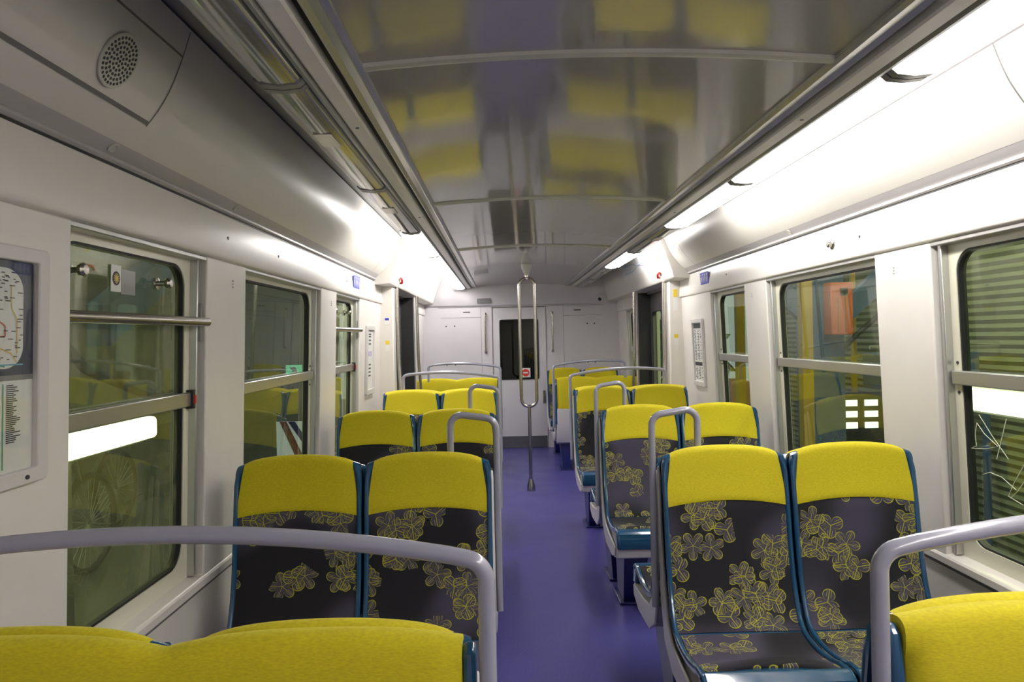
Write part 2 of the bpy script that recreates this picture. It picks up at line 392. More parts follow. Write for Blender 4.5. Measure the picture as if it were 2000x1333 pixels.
for s, side in ((-1, 'left'), (1, 'right')):
    f = HS(s)
    # longitudinal rails beside the ceiling panels
    t = thing('trim_1' if s < 0 else 'trim_2', (CX+s*.7, 0, 2.24), kind='structure')
    g = lambda o, y, z, s=s: (s*(o-.7), y, z-2.24)
    bm = B(); prism(bm, [(.606, 2.262), (.606, 2.246), (.618, 2.240), (.626, 2.246), (.650, 2.249), (.662, 2.240), (.668, 2.244), (.668, 2.262)], 'y', BACK, END, g)
    obj('inner_rail', bm, M['alu'], t)
    bm = B(); prism(bm, [(.668, 2.285), (.668, 2.262), (.690, 2.262), (.690, 2.285)], 'y', BACK, END, g)
    obj('black_slot', bm, M['black'], t)
    bm = B(); prism(bm, [(.690, 2.275), (.690, 2.238), (.696, 2.233), (.736, 2.229), (.742, 2.233), (.742, 2.275)], 'y', BACK, END, g)
    obj('outer_rail', bm, M['white'], t)
    bm = B(); prism(bm, [(.742, 2.275), (.742, 2.240), (.752, 2.226), (.762, 2.226), (.766, 2.240), (.766, 2.275)], 'y', BACK, END, g)
    obj('lamp_channel', bm, M['alud'], t)
    for y in (1.2, 2.35, 4.1):
        bm = B(); lathe(bm, [(.006, 0), (.006, .002), (0, .002)], g(.716, y, 2.2315), 12, (0, 0, -1)); obj('screw', bm, M['ink'], t)
    # back of the lamp trough
    bm = B(); prism(bm, [(.766, 2.310), (.766, 2.290), (.91, 2.290), (.95, 2.40), (1.02, 2.438), (1.14, 2.438), (1.14, 2.46), (.94, 2.46), (.90, 2.31)], 'y', BACK, END, g)
    obj('lamp_trough', bm, M['alud'], t)
    # cove panel
    pts = [(1.118, 2.430), (1.134, 2.380), (1.152, 2.330), (1.170, 2.285), (1.190, 2.245), (1.214, 2.207), (1.243, 2.170), (1.275, 2.136), (1.308, 2.108)]
    cv = thing('trim_3' if s < 0 else 'trim_4', (CX+s*1.1, 0, 2.2), kind='structure')
    h = lambda o, y, z, s=s: (s*(o-1.1), y, z-2.2)
    bm = B(); prism(bm, pts + [(p[0]+.02, p[1]+.01) for p in pts[::-1]], 'y', BACK, END, h)
    obj('cove_panel', bm, M['cove'], cv, smooth=True, auto=50)
    bm = B(); prism(bm, [(1.306, 2.112), (1.318, 2.098), (1.336, 2.084), (1.343, 2.078), (1.353, 2.085), (1.33, 2.13)], 'y', BACK, END, h)
    obj('ledge', bm, M['ledge'], cv, smooth=True)
    bm = B(); prism(bm, [(1.343, 2.082), (1.333, 2.074), (1.333, 2.066), (1.343, 2.061), (1.36, 2.061), (1.36, 2.082)], 'y', BACK, END, h)
    obj('gutter_rail', bm, M['ledge'], cv)
    bm = B(); prism(bm, [(1.348, 2.062), (1.348, 2.054), (1.37, 2.054), (1.37, 2.062)], 'y', BACK, END, h)
    obj('black_groove', bm, M['black'], cv)
    # seams on the cove (real gaps read as thin dark strips)
    def cove_z(o):
        for (a, za), (b_, zb) in zip(pts, pts[1:]):
            if a <= o <= b_: return za+(zb-za)*(o-a)/(b_-a)
    def seam(y0, y1, o0, o1, wd=.0025):
        bm = B(); n = 8
        q = []
        for i in range(n+1):
            t_ = i/n; o_ = o0+(o1-o0)*t_; y = y0+(y1-y0)*t_; z = cove_z(o_)-.0008; o_ -= .0012
            d = (wd, 0) if abs(y1-y0) < abs(o1-o0) else (0, wd)
            q.append((bm.verts.new(h(o_-d[1], y-d[0], z+d[1]*1.7)), bm.verts.new(h(o_+d[1], y+d[0], z-d[1]*1.7))))
        for A, C in zip(q, q[1:]): bm.faces.new((A[0], A[1], C[1], C[0]))
        obj('panel_seam', bm, M['seam'], cv)
    if s < 0:
        seam(2.06, 2.06, 1.12, 1.25); seam(.3, 2.06, 1.143, 1.143, .0015); seam(.3, 2.06, 1.243, 1.243, .003); seam(5.9, 5.9, 1.12, 1.30)
    else:
        seam(2.06, 2.06, 1.13, 1.25); seam(-.5, 4.6, 1.143, 1.143, .0015); seam(5.9, 5.9, 1.12, 1.30)
    # inspection plugs under the ledge
    for y in (2.02, 2.95) if s < 0 else (2.12, 4.0):
        bm = B(); p = h(1.322, y-.0, 2.0945); ax = Vector((-s*.62, 0, -.78))
        lathe(bm, [(.017, -.002), (.017, .003), (.013, .005), (.010, .002), (0, .002)], p, 20, ax); obj('ledge_plug', bm, M['strip'], cv, smooth=True)

# side walls
SILL, HEAD = .70, 1.875
WIN = {-1: [(1.87, 2.72, 'old'), (3.13, 4.42, 'fix'), (4.83, 5.62, 'old')], 1: [(1.30, 2.74, 'fix'), (3.15, 4.46, 'fix'), (4.86, 5.66, 'fix')]}
FARWIN = (8.85, 9.55, 'fix')
D0, D1 = 6.72, 8.18     # doorway
for s, side in ((-1, 'left'), (1, 'right')):
    f = WL(s); wl = thing('wall_'+side, (0, 0, 0), kind='structure')
    # valance
    bm = B(); vp = [(1.348, 2.056), (1.334, 1.892), (1.338, 1.878), (1.352, 1.872), (1.47, 1.872), (1.47, 2.056)]
    prism(bm, vp, 'y', BACK, 6.60, HS(s)); obj('valance', bm, M['white'], wl, bevel=.004)
    bm = B(); prism(bm, vp, 'y', 8.32, END, HS(s)); obj('valance', bm, M['white'], wl, bevel=.004)
    # lower wall, tilted sill ledge
    for a, b_ in ((BACK, 6.60), (8.32, END)):
        bm = B(); box(bm, .012, .14, a, b_, 0, SILL-.045, f); obj('lower_panel', bm, M['white'], wl)
        bm = B(); prism(bm, [(-.008, SILL-.045), (-.008, SILL-.018), (.0, SILL-.008), (.11, SILL+.004), (.11, SILL-.045)], 'y', a, b_, f); obj('sill', bm, M['white'], wl, bevel=.004)
        bm = B(); box(bm, .004, .02, a, b_, SILL-.060, SILL-.045, f); obj('sill_shadow_joint', bm, M['seam'], wl)
        bm = B(); box(bm, .0, .03, a, b_, 0, .09, f); obj('skirting', bm, M['kick'], wl)
    # pillars
    edges = []
    last = BACK
    wins = WIN[s]+[]
    spans = []
    for (a, b_, k) in wins: spans.append((last, a)); last = b_
    spans.append((last, 6.60))
    for i, (a, b_) in enumerate(spans):
        bm = B(); box(bm, .0, .046, a, b_, SILL-.012, HEAD+.0, f); obj('pillar', bm, M['white'], wl, bevel=.006)
        # bag hook slot on the pillar
        if 0 < i < 3:
            hk = B(); yc = (a+b_)/2+.05
            for dz in (-.012, 0, .012): lathe(hk, [(.0035, 0), (.003, .004), (0, .005)], f(-.0, yc, 1.79+dz), 10, (-s, 0, 0))
            obj('coat_hook', hk, M['alu'], wl)
    bm = B(); box(bm, .0, .14, 8.32, FARWIN[0], SILL-.012, HEAD, f); obj('pillar', bm, M['white'], wl, bevel=.006)
    bm = B(); box(bm, .0, .14, FARWIN[1], END, SILL-.012, HEAD, f); obj('pillar', bm, M['white'], wl, bevel=.006)
    # door jambs and header
    for a, b_ in ((6.58, 6.73), (8.17, 8.28)):
        bm = B(); box(bm, 1.245, 1.50, a, b_, 0, 2.055, HS(s)); obj('door_jamb', bm, M['white'], wl, bevel=.008)
    bm = B(); prism(bm, [(1.070, 2.432), (1.198, 2.085), (1.205, 2.050), (1.222, 2.030), (1.50, 2.015), (1.50, 2.165), (1.2, 2.432)], 'y', 6.25, END, HS(s)); obj('door_header', bm, M['cove'], wl, bevel=.006)
    bm = B(); box(bm, 1.255, 1.46, 8.155, 8.172, .012, 2.012, HS(s)); box(bm, 1.255, 1.46, 6.728, 6.742, .012, 2.012, HS(s)); obj('door_pocket_seal', bm, M['black'], wl)  # black panels covering the jamb reveals
    # screws on the valance
    for y in ((2.9, 3.55, 5.1) if s < 0 else (3.25, 5.2)):
        bm = B(); lathe(bm, [(.0065, 0), (.0065, .003), (0, .003)], HS(s)(1.341, y, 1.965), 14, (-s, 0, -.08)); obj('screw', bm, M['ink'], wl)

def window(idx, s, y0, y1, kind):
    f = WL(s); w = thing('window_%d' % idx, (0, 0, 0), kind='structure')
    z0, z1 = SILL, HEAD+.02
    y0 -= .07; fr = .085
    inner = rrect(y0+fr, y1-fr*.9, z0+.055, z1-.062, .085); outer = rect_like(inner, y0-.0, y1+.0, z0-.02, z1)
    bm = B(); ring_prism(bm, outer, inner, .048, .085, f); obj('window_frame', bm, M['cream'], w, smooth=True, auto=30)
    gin = rrect(y0+fr+.008, y1-fr*.9-.008, z0+.063, z1-.070, .078); 
    bm = B(); ring_prism(bm, inner, gin, .052, .080, f); obj('gasket', bm, M['black'], w, smooth=True, auto=30)
    # vertical groove + profile at the far edge of the niche
    bm = B(); box(bm, .030, .052, y1-.014, y1-.004, z0, z1-.02, f); obj('side_joint', bm, M['dark'], w)
    bm = B(); box(bm, .020, .052, y1-.036, y1-.016, z0, z1-.02, f); obj('side_profile', bm, M['alu'], w, bevel=.003)
    # head reflector
    bm = B(); box(bm, .002, .05, y0, y1, z1-.038, z1-.022, f); obj('head_profile', bm, M['alu'], w, bevel=.003)
    # glass: upper and lower lights
    g = M['glassold'] if (kind == 'old') else M['glass']
    zc = 1.365 if s > 0 else 1.35
    mid = rrect(y0+fr, y1-fr*.9, z0+.055, z1-.062, .085)
    for nm, lo, hi in (('upper_pane', zc, 9), ('lower_pane', -9, zc)):
        bm = B(); poly = [(y, min(max(z, lo), hi)) for y, z in gin]
        q = []
        for p in poly:
            if not q or (abs(p[0]-q[-1][0])+abs(p[1]-q[-1][1])) > 1e-5: q.append(p)
        prism(bm, q, 'x', .066, .070, f); obj(nm, bm, g, w)
    # crossbar
    bm = B(); box(bm, .030, .060, y0+.02, y1-.045, zc-.026, zc+.026, f); o = obj('crossbar', bm, M['alu'], w, bevel=.004)
    if kind == 'old':
        bm = B(); box(bm, .020, .055, y1-.058, y1-.038, zc-.034, zc+.034, f); obj('crossbar_end_stop', bm, M['black'], w, bevel=.003)
        bm = B(); box(bm, .014, .021, y1-.056, y1-.048, zc-.016, zc+.016, f); obj('stop_marker', bm, M['red'], w)
        for yy in (y0+.16, y1-.26):
            bm = B(); lathe(bm, [(.020, 0), (.020, .006), (.009, .008), (.008, .030), (.017, .034), (.019, .044), (.013, .051), (0, .052)], f(.064, yy, 1.755), 20, (-s, 0, 0)); obj('sash_knob', bm, M['steel'], w, smooth=True)
        # steel grab tube across the window
        bm = B(); tube(bm, [f(.075, y0-.02, 1.63), f(.028, y0+.03, 1.63), f(-.014, y1-.06+.03, 1.63), f(.03, y1-.03, 1.63)][1:3], .0165, 0, 20); obj('grab_tube', bm, M['steel'], w, smooth=True)
        bm = B()
        for yy in (y1-.08,): tube(bm, [f(-.012, yy, 1.63), f(.052, yy, 1.63)], .009, 0, 12)
        obj('grab_tube_bracket', bm, M['steel'], w, smooth=True)
        bm = B(); box(bm, .012, .030, y1-.024, y1-.014, 1.56, 1.70, f); obj('bracket_plate', bm, M['alud'], w)
    else:
        for dz in (-.055, .055):
            for yy in (y1-.06,):
                bm = B(); lathe(bm, [(.006, 0), (.006, .003), (0, .003)], f(.048, yy, zc+dz), 12, (-s, 0, 0)); obj('screw', bm, M['ink'], w)
    return w
k = 1
WOBJ = {}
for s in (-1, 1):
    for (a, b_, kd) in WIN[s]+[FARWIN]:
        WOBJ[(s, k)] = window(k, s, a, b_, kd); k += 1

# etched scratches on the lower pane of the near right window
bm = B(); f = WL(1)
for pl in ([(2.603, 1.235), (2.54, 1.17), (2.46, 1.098)], [(2.617, 1.204), (2.63, 1.16), (2.625, 1.119), (2.66, 1.105)], [(2.66, 1.105), (2.58, 1.115), (2.51, 1.134), (2.58, 1.17), (2.617, 1.204)], [(2.46, 1.235), (2.49, 1.16), (2.52, 1.088)], [(2.43, 1.00), (2.50, 1.03), (2.56, 1.035), (2.60, 1.02)], [(2.38, 1.10), (2.44, 1.02), (2.47, .97), (2.40, .955)], [(2.36, 1.07), (2.42, 1.00), (2.46, .965)]):
    tube(bm, [f(.0655, a, b_) for a, b_ in pl], .0011, 0, 5)
obj('etched_scratches', bm, mat('scratch_white', (.75, .78, .60), .6), [v for (q, n), v in WOBJ.items() if q > 0][0])

# rear wall behind the camera
bm = B(); box(bm, CX-1.5, CX+1.5, BACK-.05, BACK, 0, 2.5); struct('wall_rear', bm, M['white'])

# ---------------------------------------------------------------- doorways
def doorway(idx, s):
    d = thing('door_%d' % idx, (0, 0, 0), kind='structure'); f = HS(s)
    ym = (D0+D1)/2
    for k, (a, b_) in enumerate(((D0-.02, ym-.006), (ym+.006, D1+.02))):
        inner = rrect(a+.13, b_-.13, .95, 1.80, .07); outer = rect_like(inner, a, b_, .62, 2.02)
        bm = B(); ring_prism(bm, outer, inner, 1.395, 1.435, f); lf = obj('door_leaf', bm, M['blk2'], d)
        bm = B(); box(bm, 1.395, 1.435, a, b_, .02, .62, f); obj('leaf_base', bm, M['doorblue'], lf)
        bm = B(); prism(bm, inner, 'x', 1.412, 1.416, f); obj('door_pane', bm, M['glass'], lf)
        bm = B(); ring_prism(bm, inner, rrect(a+.138, b_-.138, .958, 1.792, .062), 1.390, 1.400, f); obj('pane_gasket', bm, M['black'], lf)
        e = b_ if k == 0 else a; sgn = -1 if k == 0 else 1
        bm = B(); box(bm, 1.388, 1.396, min(e, e+sgn*.10), max(e, e+sgn*.10), .62, 1.22, f); obj('blue_guard', bm, M['doorblue'], lf)
        bm = B(); box(bm, 1.384, 1.389, a+.05, a+.085, .98, 1.22, f); obj('yellow_warning_strip', bm, M['yel'], lf)
        bm = B(); box(bm, 1.385, 1.396, min(e, e+sgn*.012), max(e, e+sgn*.012), .02, 2.02, f); obj('rubber_edge', bm, M['black'], lf)
    bm = B(); box(bm, 1.36, 1.46, D0-.02, D1+.02, 1.99, 2.02, f); obj('door_track', bm, M['blk2'], d)
    bm = B(); box(bm, 1.25, 1.46, D0, D1, 0, .012, f); obj('threshold', bm, M['kick'], d)
    for yy in (D0-.03, D1+.03):
        bm = B(); q = -1 if yy < 7 else 1
        tube(bm, [f(1.222, yy, 2.03), f(1.215, yy+q*.0, 1.3), f(1.185, yy+q*.03, .80), f(1.155, yy+q*.05, .30), f(1.22, yy, .02)], .017, .3, 16); obj('grab_post', bm, M['steel'], d, smooth=True)
        bm = B(); box(bm, 1.246, 1.252, yy-.04, yy+.04, .02, 2.02, f); obj('black_seal', bm, M['black'], d)
    return d
doorway(1, -1); doorway(2, 1)

# ---------------------------------------------------------------- end bulkhead
wf = thing('wall_end', (CX, END, 0), kind='structure')
def Lw(x, y, z): return (x, y, z)
DX0, DX1, DZ = -.135-CX+.0, .600-CX, 1.965     # door opening relative to centre line
bm = B(); box(bm, -1.5, DX0, 0, .06, 0, 2.5); box(bm, DX1, 1.5, 0, .06, 0, 2.5); box(bm, DX0, DX1, 0, .06, DZ, 2.5)
obj('bulkhead_panel', bm, M['bulk'], wf)
bm = B(); prism(bm, [(-.10, 2.50), (-.10, 2.17), (-.03, 2.0), (0, 1.985), (0, 2.50)], 'x', -1.35, 1.35); obj('sloped_header', bm, M['bulk'], wf, bevel=.008)
bm = B()
for x0, x1, z0, z1 in ((-1.12, DX0-.16, 1.835, 1.839), (DX1+.25, 1.12, 1.835, 1.839), (DX0-.164, DX0-.16, .2, 1.975), (DX1+.25, DX1+.254, .2, 1.975), (DX0-.012, DX0-.004, .0, DZ), (DX1+.004, DX1+.012, 0, DZ), (DX0-.012, DX1+.012, DZ, DZ+.008), (-1.16, 1.16, 1.974, 1.978)):
    box(bm, x0, x1, -.003, .002, z0, z1)
obj('panel_seam', bm, M['seam'], wf)
bm = B()
for x in (DX0-.36, DX1+.45): box(bm, x-.05, x+.05, -.004, .002, 1.905, 1.918)
obj('vent_slot', bm, M['ink'], wf)
bm = B()
for x in (-1.05, -.93, 1.02, .92):
    for z in (1.72, 1.18): lathe(bm, [(.010, 0), (.010, .004), (0, .004)], (x, 0, z), 12, (0, -1, 0))
obj('panel_screw', bm, M['ink'], wf)
bm = B(); box(bm, -.61, -.42, -.075, -.055, 2.03, 2.095); o = obj('header_grille', bm, M['kick'], wf, bevel=.003)
dr = thing('door_3', (CX, END, 0), kind='structure')
inner = rrect(DX0+.09, DX1-.10, .955, 1.80, .03)
bm = B()
def RX(a, y, z): return (y, a, z)     # (thickness, along, z) -> local
outer = rect_like(inner, DX0+.002, DX1-.002, .005, DZ-.002)
ring_prism(bm, outer, inner, .008, .04, RX); obj('door_leaf', bm, M['bulk'], dr)
bm = B(); prism(bm, inner, 'x', .020, .026, RX); obj('door_pane', bm, M['glassdark'], dr)
bm = B(); box(bm, DX0-.3, DX1+.3, .6, .62, 0, 2.5); obj('cab_back_wall', bm, M['dark'], dr)
bm = B(); ring_prism(bm, inner, rrect(DX0+.10, DX1-.11, .965, 1.79, .025), .002, .02, RX); obj('pane_gasket', bm, M['black'], dr)
bm = B(); box(bm, DX0+.004, DX1-.004, .0, .01, .005, .165); obj('kick_plate', bm, M['kick'], dr)
bm = B(); box(bm, DX1-.055, DX1-.025, -.012, .009, .62, .80); hdl = obj('handle_plate', bm, M['steel'], dr, bevel=.003)
bm = B(); tube(bm, [(DX1-.04, -.01, .74), (DX1-.04, -.045, .74), (DX1-.04, -.045, .66)], .008, .01, 12); obj('door_handle', bm, M['steel'], hdl, smooth=True)

# no-entry notice on the cab door glass
st = thing('no_entry_sticker', (CX+.045, END-.002, 1.05), 'square white notice with a red no entry disc on the cab door window', 'sign')
bm = B(); box(bm, -.065, .065, -.002, .0, -.065, .065); obj('notice_sheet', bm, M['paper'], st)
bm = B(); lathe(bm, [(.052, 0), (.052, .002), (0, .002)], (0, -.002, 0), 28, (0, -1, 0)); obj('red_disc', bm, M['red'], st)
bm = B(); box(bm, -.035, .035, -.006, -.004, -.010, .010); obj('white_bar', bm, M['paper'], st)
# vertical steel handles either side of the cab door
for x, lab in ((DX0-.105, 'vertical steel grab handle on the end wall left of the cab door'), (DX1+.095, 'vertical steel grab handle on the end wall right of the cab door')):
    t = thing('grab_handle', (CX+x, END, 1.35), lab, 'handle', 'grab handles beside the cab door')
    bm = B(); tube(bm, [(0, 0, 0), (0, -.05, 0), (0, -.05, .53), (0, 0, .53)], .011, .02, 14); obj('handle_bar', bm, M['steel'], t, smooth=True)
    for z in (0, .53):
        bm = B(); lathe(bm, [(.020, 0), (.020, .006), (.014, .010), (0, .010)], (0, 0, z), 16, (0, -1, 0)); obj('mounting_rose', bm, M['steel'], t, smooth=True)
# small camera in the right hand corner
t = thing('security_camera', (CX+1.10, END-.30, 2.055), 'small white dome camera with dark lens in the far right ceiling corner', 'camera')
bm = B(); lathe(bm, [(.03, 0), (.05, .02), (.05, .06), (.035, .09), (0, .095)], (0, 0, .03), 20, (-.5, -.7, -.5)); obj('camera_body', bm, M['wshell'], t, smooth=True)
bm = B(); lathe(bm, [(.026, .0), (.022, .016), (0, .02)], Vector((0, 0, .03))+Vector((-.5, -.7, -.5)).normalized()*.088, 16, (-.5, -.7, -.5)); obj('camera_lens', bm, M['ink'], t, smooth=True)

# ---------------------------------------------------------------- strip lights
def strip_light(s, y0, y1, lit, label):
    t = thing('strip_light', (CX+s*.83, (y0+y1)/2, 2.24), label, 'light', 'lit strip lights' if lit else 'unlit strip lights')
    g = lambda o, y, z: (s*(o-.83), y-(y0+y1)/2, z-2.24)
    pr = [(.770, 2.262), (.770, 2.232), (.785, 2.219), (.83, 2.214), (.875, 2.219), (.892, 2.232), (.895, 2.262)]
    bm = B(); prism(bm, pr, 'y', y0+.03, y1-.03, g); obj('diffuser', bm, M['lit'] if lit else M['chrome'], t, smooth=True, auto=60)
    if lit:
        bm = B(); box(bm, .897, .903, y0+.04, y1-.04, 2.222, 2.262, g); obj('fluorescent_tube', bm, M['litside'], t)  # glowing side panel added so the lamp lights up the cove
    for a in (y0+.003, y1-.03):
        bm = B(); prism(bm, [(p[0]+(.003 if p[0] > .83 else -.003), p[1]-.003) for p in pr], 'y', a, a+.027, g); obj('end_cap', bm, M['alud'], t, smooth=True)
    bm = B(); prism(bm, [(.772, 2.286), (.772, 2.262), (.893, 2.262), (.893, 2.28)], 'y', y0+.01, y1-.01, g); obj('housing', bm, M['alud'], t)
    if not lit:
        bm = B(); box(bm, .80, .86, (y0+y1)/2-.25, (y0+y1)/2-.10, 2.2125, 2.2155, g); obj('vent_grille', bm, M['steel'], t)
PT = 1.345
ordn = ['behind the viewer', 'nearest', 'second', 'third', 'fourth', 'fifth', 'sixth', 'seventh']
mods = [(.585+PT*i, .585+PT*(i+1)) for i in range(-2, 7)]
for i, (a, b_) in enumerate(mods):
    b2 = min(b_, END-.06)
    ilab = i-2
    place = {-2: 'over the rear end behind the camera', -1: 'directly overhead of the camera', 0: 'nearest in view', 1: 'second in view from the camera', 2: 'third from the camera', 3: 'fourth from the camera', 4: 'fifth, just before the doorway', 5: 'sixth from the camera, over the doorway', 6: 'last one by the end wall'}[ilab]
    strip_light(-1, a, b2, ilab >= 3, ('glowing' if ilab >= 3 else 'dark unlit')+' strip light along the left ceiling edge, '+place)
    litr = ilab <= 2 or ilab in (4,)
    strip_light(1, a, b2, litr, ('glowing' if litr else 'dark unlit')+' strip light along the right ceiling edge, '+place)

# loudspeaker in the left cove
cov = Vector((.4, 0, 0))
def cove_frame(s, o, z, y, ang):
    """matrix of a panel lying on the cove: local x along the car, local y down the slope, local z out of the panel"""
    down = Vector((s*math.cos(ang), 0, -math.sin(ang))); al = Vector((0, 1, 0)); nrm = Vector((-s*math.sin(ang), 0, -math.cos(ang)))
    m = Matrix((al, down, nrm)).transposed().to_4x4(); m.translation = Vector((CX+s*o, y, z)); return m
t = thing('loudspeaker_grille', (0, 0, 0), 'round perforated loudspeaker grille in the left cove panel', 'speaker')
mx = cove_frame(-1, 1.188, 2.247, 1.80, math.atan2(.078, .044)); t.matrix_world = mx
bm = B(); lathe(bm, [(.071, 0), (.071, .003), (.069, .004), (0, .004)], (0, 0, 0), 40); obj('grille_plate', bm, M['strip'], t)
bm = B()
for ring, cnt in ((0, 1), (1, 6), (2, 12), (3, 18), (4, 24), (5, 30)):
    for k in range(cnt):
        a = 2*math.pi*k/cnt+ring*.2; r = ring*.0118
        lathe(bm, [(.0041, 0), (.0041, .0008), (0, .0008)], (r*math.cos(a), r*math.sin(a), .004), 8)
o = obj('grille_holes', bm, M['ink'], t); o['kind'] = 'stuff'

# ---------------------------------------------------------------- aisle pole
px, py = CX-.012, 7.36
t = thing('aisle_pole', (px, py, 0), 'stainless steel pole with elongated double loop standing in the aisle', 'pole')
bm = B(); lathe(bm, [(.044, 0), (.044, .012), (.040, .05), (.026, .10), (.021, .118), (0, .118)], (0, 0, 0), 28); obj('floor_cone', bm, M['steel'], t, smooth=True)
bm = B(); tube(bm, [(0, 0, .10), (0, 0, .86)], .0175, 0, 18); obj('lower_post', bm, M['steel'], t, smooth=True)
bm = B(); lp = fillet([(0, 0, .86), (.074, 0, .90), (.074, 0, 2.07), (0, 0, 2.11), (-.074, 0, 2.07), (-.074, 0, .90), (0, 0, .86)], .05)
pts = []
for k in range(13): a = math.pi+math.pi*k/12; pts.append((.078*math.cos(a), 0, .925+.078*math.sin(a)*1.0))
for k in range(13): a = math.pi*k/12; pts.append((.078*math.cos(a), 0, 2.065+.078*math.sin(a)))
tube(bm, pts, .0165, 0, 16, closed=True); obj('loop_rail', bm, M['steel'], t, smooth=True)
bm = B(); tube(bm, [(0, 0, 2.13), (0, 0, 2.20)], .0165, 0, 16); obj('upper_stub', bm, M['steel'], t, smooth=True)
bm = B(); lathe(bm, [(.022, 2.17), (.030, 2.20), (.048, 2.235), (.052, 2.245), (.052, 2.281), (0, 2.281)], (0, 0, 0), 24); obj('ceiling_flange', bm, M['strip'], t, smooth=True)

# ---------------------------------------------------------------- seats
PW = .485      # seat pitch; a double seat is .97 wide
def catm(P, n=5):
    out = []
    for i in range(len(P)-1):
        p0 = P[max(i-1, 0)]; p1 = P[i]; p2 = P[i+1]; p3 = P[min(i+2, len(P)-1)]
        for k in range(n):
            t = k/n
            out.append(tuple(.5*((2*p1[j])+(-p0[j]+p2[j])*t+(2*p0[j]-5*p1[j]+4*p2[j]-p3[j])*t*t+(-p0[j]+3*p1[j]-3*p2[j]+p3[j])*t**3) for j in range(2)))
    out.append(P[-1]); return out
def crown(u, z, c=.030):
    wgt = min(1, max(0, (z-.90)/.20)); return -c*(.80*abs(u)**2.2+.20*abs(u)**9)*wgt
def slab(path, hw, front, back, crown_c=.030, nu=18, puff=.006, bottom_arch=0, wing=.0, hwf=None, uvoff=(0, 0), front_arc=0):
    """upholstery / shell slab following path (y,z) from top to bottom; front = toward -y / up"""
    P = path; n = len(P); bm = B(); uvl = bm.loops.layers.uv.new('UVMap')
    nr = []; arc = [0]
    for i in range(n):
        a = P[max(i-1, 0)]; b_ = P[min(i+1, n-1)]; t = Vector((b_[0]-a[0], b_[1]-a[1])).normalized()
        nr.append((t.y, -t.x)) # rotate: for path going down (-z) normal should be -y
        if i: arc.append(arc[-1]+math.hypot(P[i][0]-P[i-1][0], P[i][1]-P[i-1][1]))
    F = []; K = []; UV = {}
    for i in range(n):
        fr = []; bk = []
        h = hwf(P[i]) if hwf else hw
        e_v = min(1.0, min(arc[i], arc[-1]-arc[i])/.02)
        for k in range(nu+1):
            u = 2*k/nu-1; x = u*h
            pf = puff*(1-abs(u)**6)*(1-(1-e_v)**2)
            arch = bottom_arch*(1-u*u)*max(0, 1-(arc[-1]-arc[i])/.10)
            cz = crown(u, P[i][1], crown_c)
            wy = -wing*u*u
            y = P[i][0]+wy+front_arc*(1-u*u)*max(0, 1-(arc[-1]-arc[i])/.14); z = P[i][1]+cz+arch
            a = bm.verts.new((x, y+nr[i][0]*(front+pf), z+nr[i][1]*(front+pf)))
            c = bm.verts.new((x, y+nr[i][0]*back, z+nr[i][1]*back))
            UV[a] = UV[c] = (x+uvoff[0], arc[i]+uvoff[1]); fr.append(a); bk.append(c)
        F.append(fr); K.append(bk)
    fs = []
    for i in range(n-1):
        for k in range(nu):
            fs.append(bm.faces.new((F[i][k], F[i][k+1], F[i+1][k+1], F[i+1][k])))
            fs.append(bm.faces.new((K[i][k], K[i+1][k], K[i+1][k+1], K[i][k+1])))
        fs.append(bm.faces.new((F[i][0], F[i+1][0], K[i+1][0], K[i][0])))
        fs.append(bm.faces.new((F[i][-1], K[i][-1], K[i+1][-1], F[i+1][-1])))
    for k in range(nu):
        fs.append(bm.faces.new((F[0][k], K[0][k], K[0][k+1], F[0][k+1])))
        fs.append(bm.faces.new((F[-1][k], F[-1][k+1], K[-1][k+1], K[-1][k])))
    for fc in bm.faces:
        for l in fc.loops: l[uvl].uv = UV[l.vert]
    return bm
# master path: backrest front face from top to front lip
BPATH = catm([(.012, 1.118), (.004, 1.06), (-.008, .98), (-.022, .88), (-.038, .76), (-.062, .64), (-.095, .545), (-.130, .488), (-.185, .464), (-.28, .456), (-.38, .466), (-.45, .482), (-.50, .482), (-.525, .466), (-.535, .44), (-.535, .40)])
def cut(lo_i, pred): return [p for p in lo_i if pred(p)]
back_path = [p for p in BPATH if p[1] <= .925 and p[0] > -.150]
seat_path = [p for p in BPATH if p[0] <= -.150 and p[0] > -.497 and p[1] < .6]
head_path = catm([(.050, 1.07), (.049, 1.09), (.041, 1.109), (.026, 1.116), (.010, 1.109), (.004, 1.088), (-.004, 1.02), (-.016, .94), (-.022, .90)], 4)
SHELL = catm([(.050, .60), (.052, .80), (.052, 1.00), (.050, 1.080), (.042, 1.104), (.026, 1.112), (.010, 1.105), (.003, 1.080)], 4)[:-1] + [p for p in BPATH if p[1] < 1.075]
def shell_hw(p):
    t = min(1, max(0, (p[1]-1.06)/.055)); return .236-.009*t**2
_meshes = {}
def shared(key, fn, name, m, parent, **k):
    """build once, afterwards copy the object with its mesh data"""
    if key not in _meshes:
        o = obj(name, fn(), m, parent, **k); _meshes[key] = o; return o
    c = _meshes[key].copy(); COL.objects.link(c); c.parent = parent; return c
def shell_bm():
    return slab(SHELL, .236, .000, -.012, .027, 24, .0, 0, .004, hwf=shell_hw)
def rim_bm(sd):
    bm = B(); pts = []
    for i, p in enumerate(BPATH[:-2]):
        a = BPATH[max(i-1, 0)]; c = BPATH[min(i+1, len(BPATH)-1)]; t = Vector((c[0]-a[0], c[1]-a[1])).normalized()
        pts.append(Vector((sd*(.2285-.012*min(1, max(0, (p[1]-1.04)/.07))), p[0]-.002+t.y*.004, p[1]+crown(1, p[1], .027)-t.x*.004-(.012 if p[1] > 1.1 else 0))))
    tube(bm, pts, .0095, 0, 10); return bm
def seat_cush_bm():
    return slab(seat_path, .215, .004, -.01, 0, 20, .010, 0, 0, uvoff=(0, 1.3), front_arc=.045)
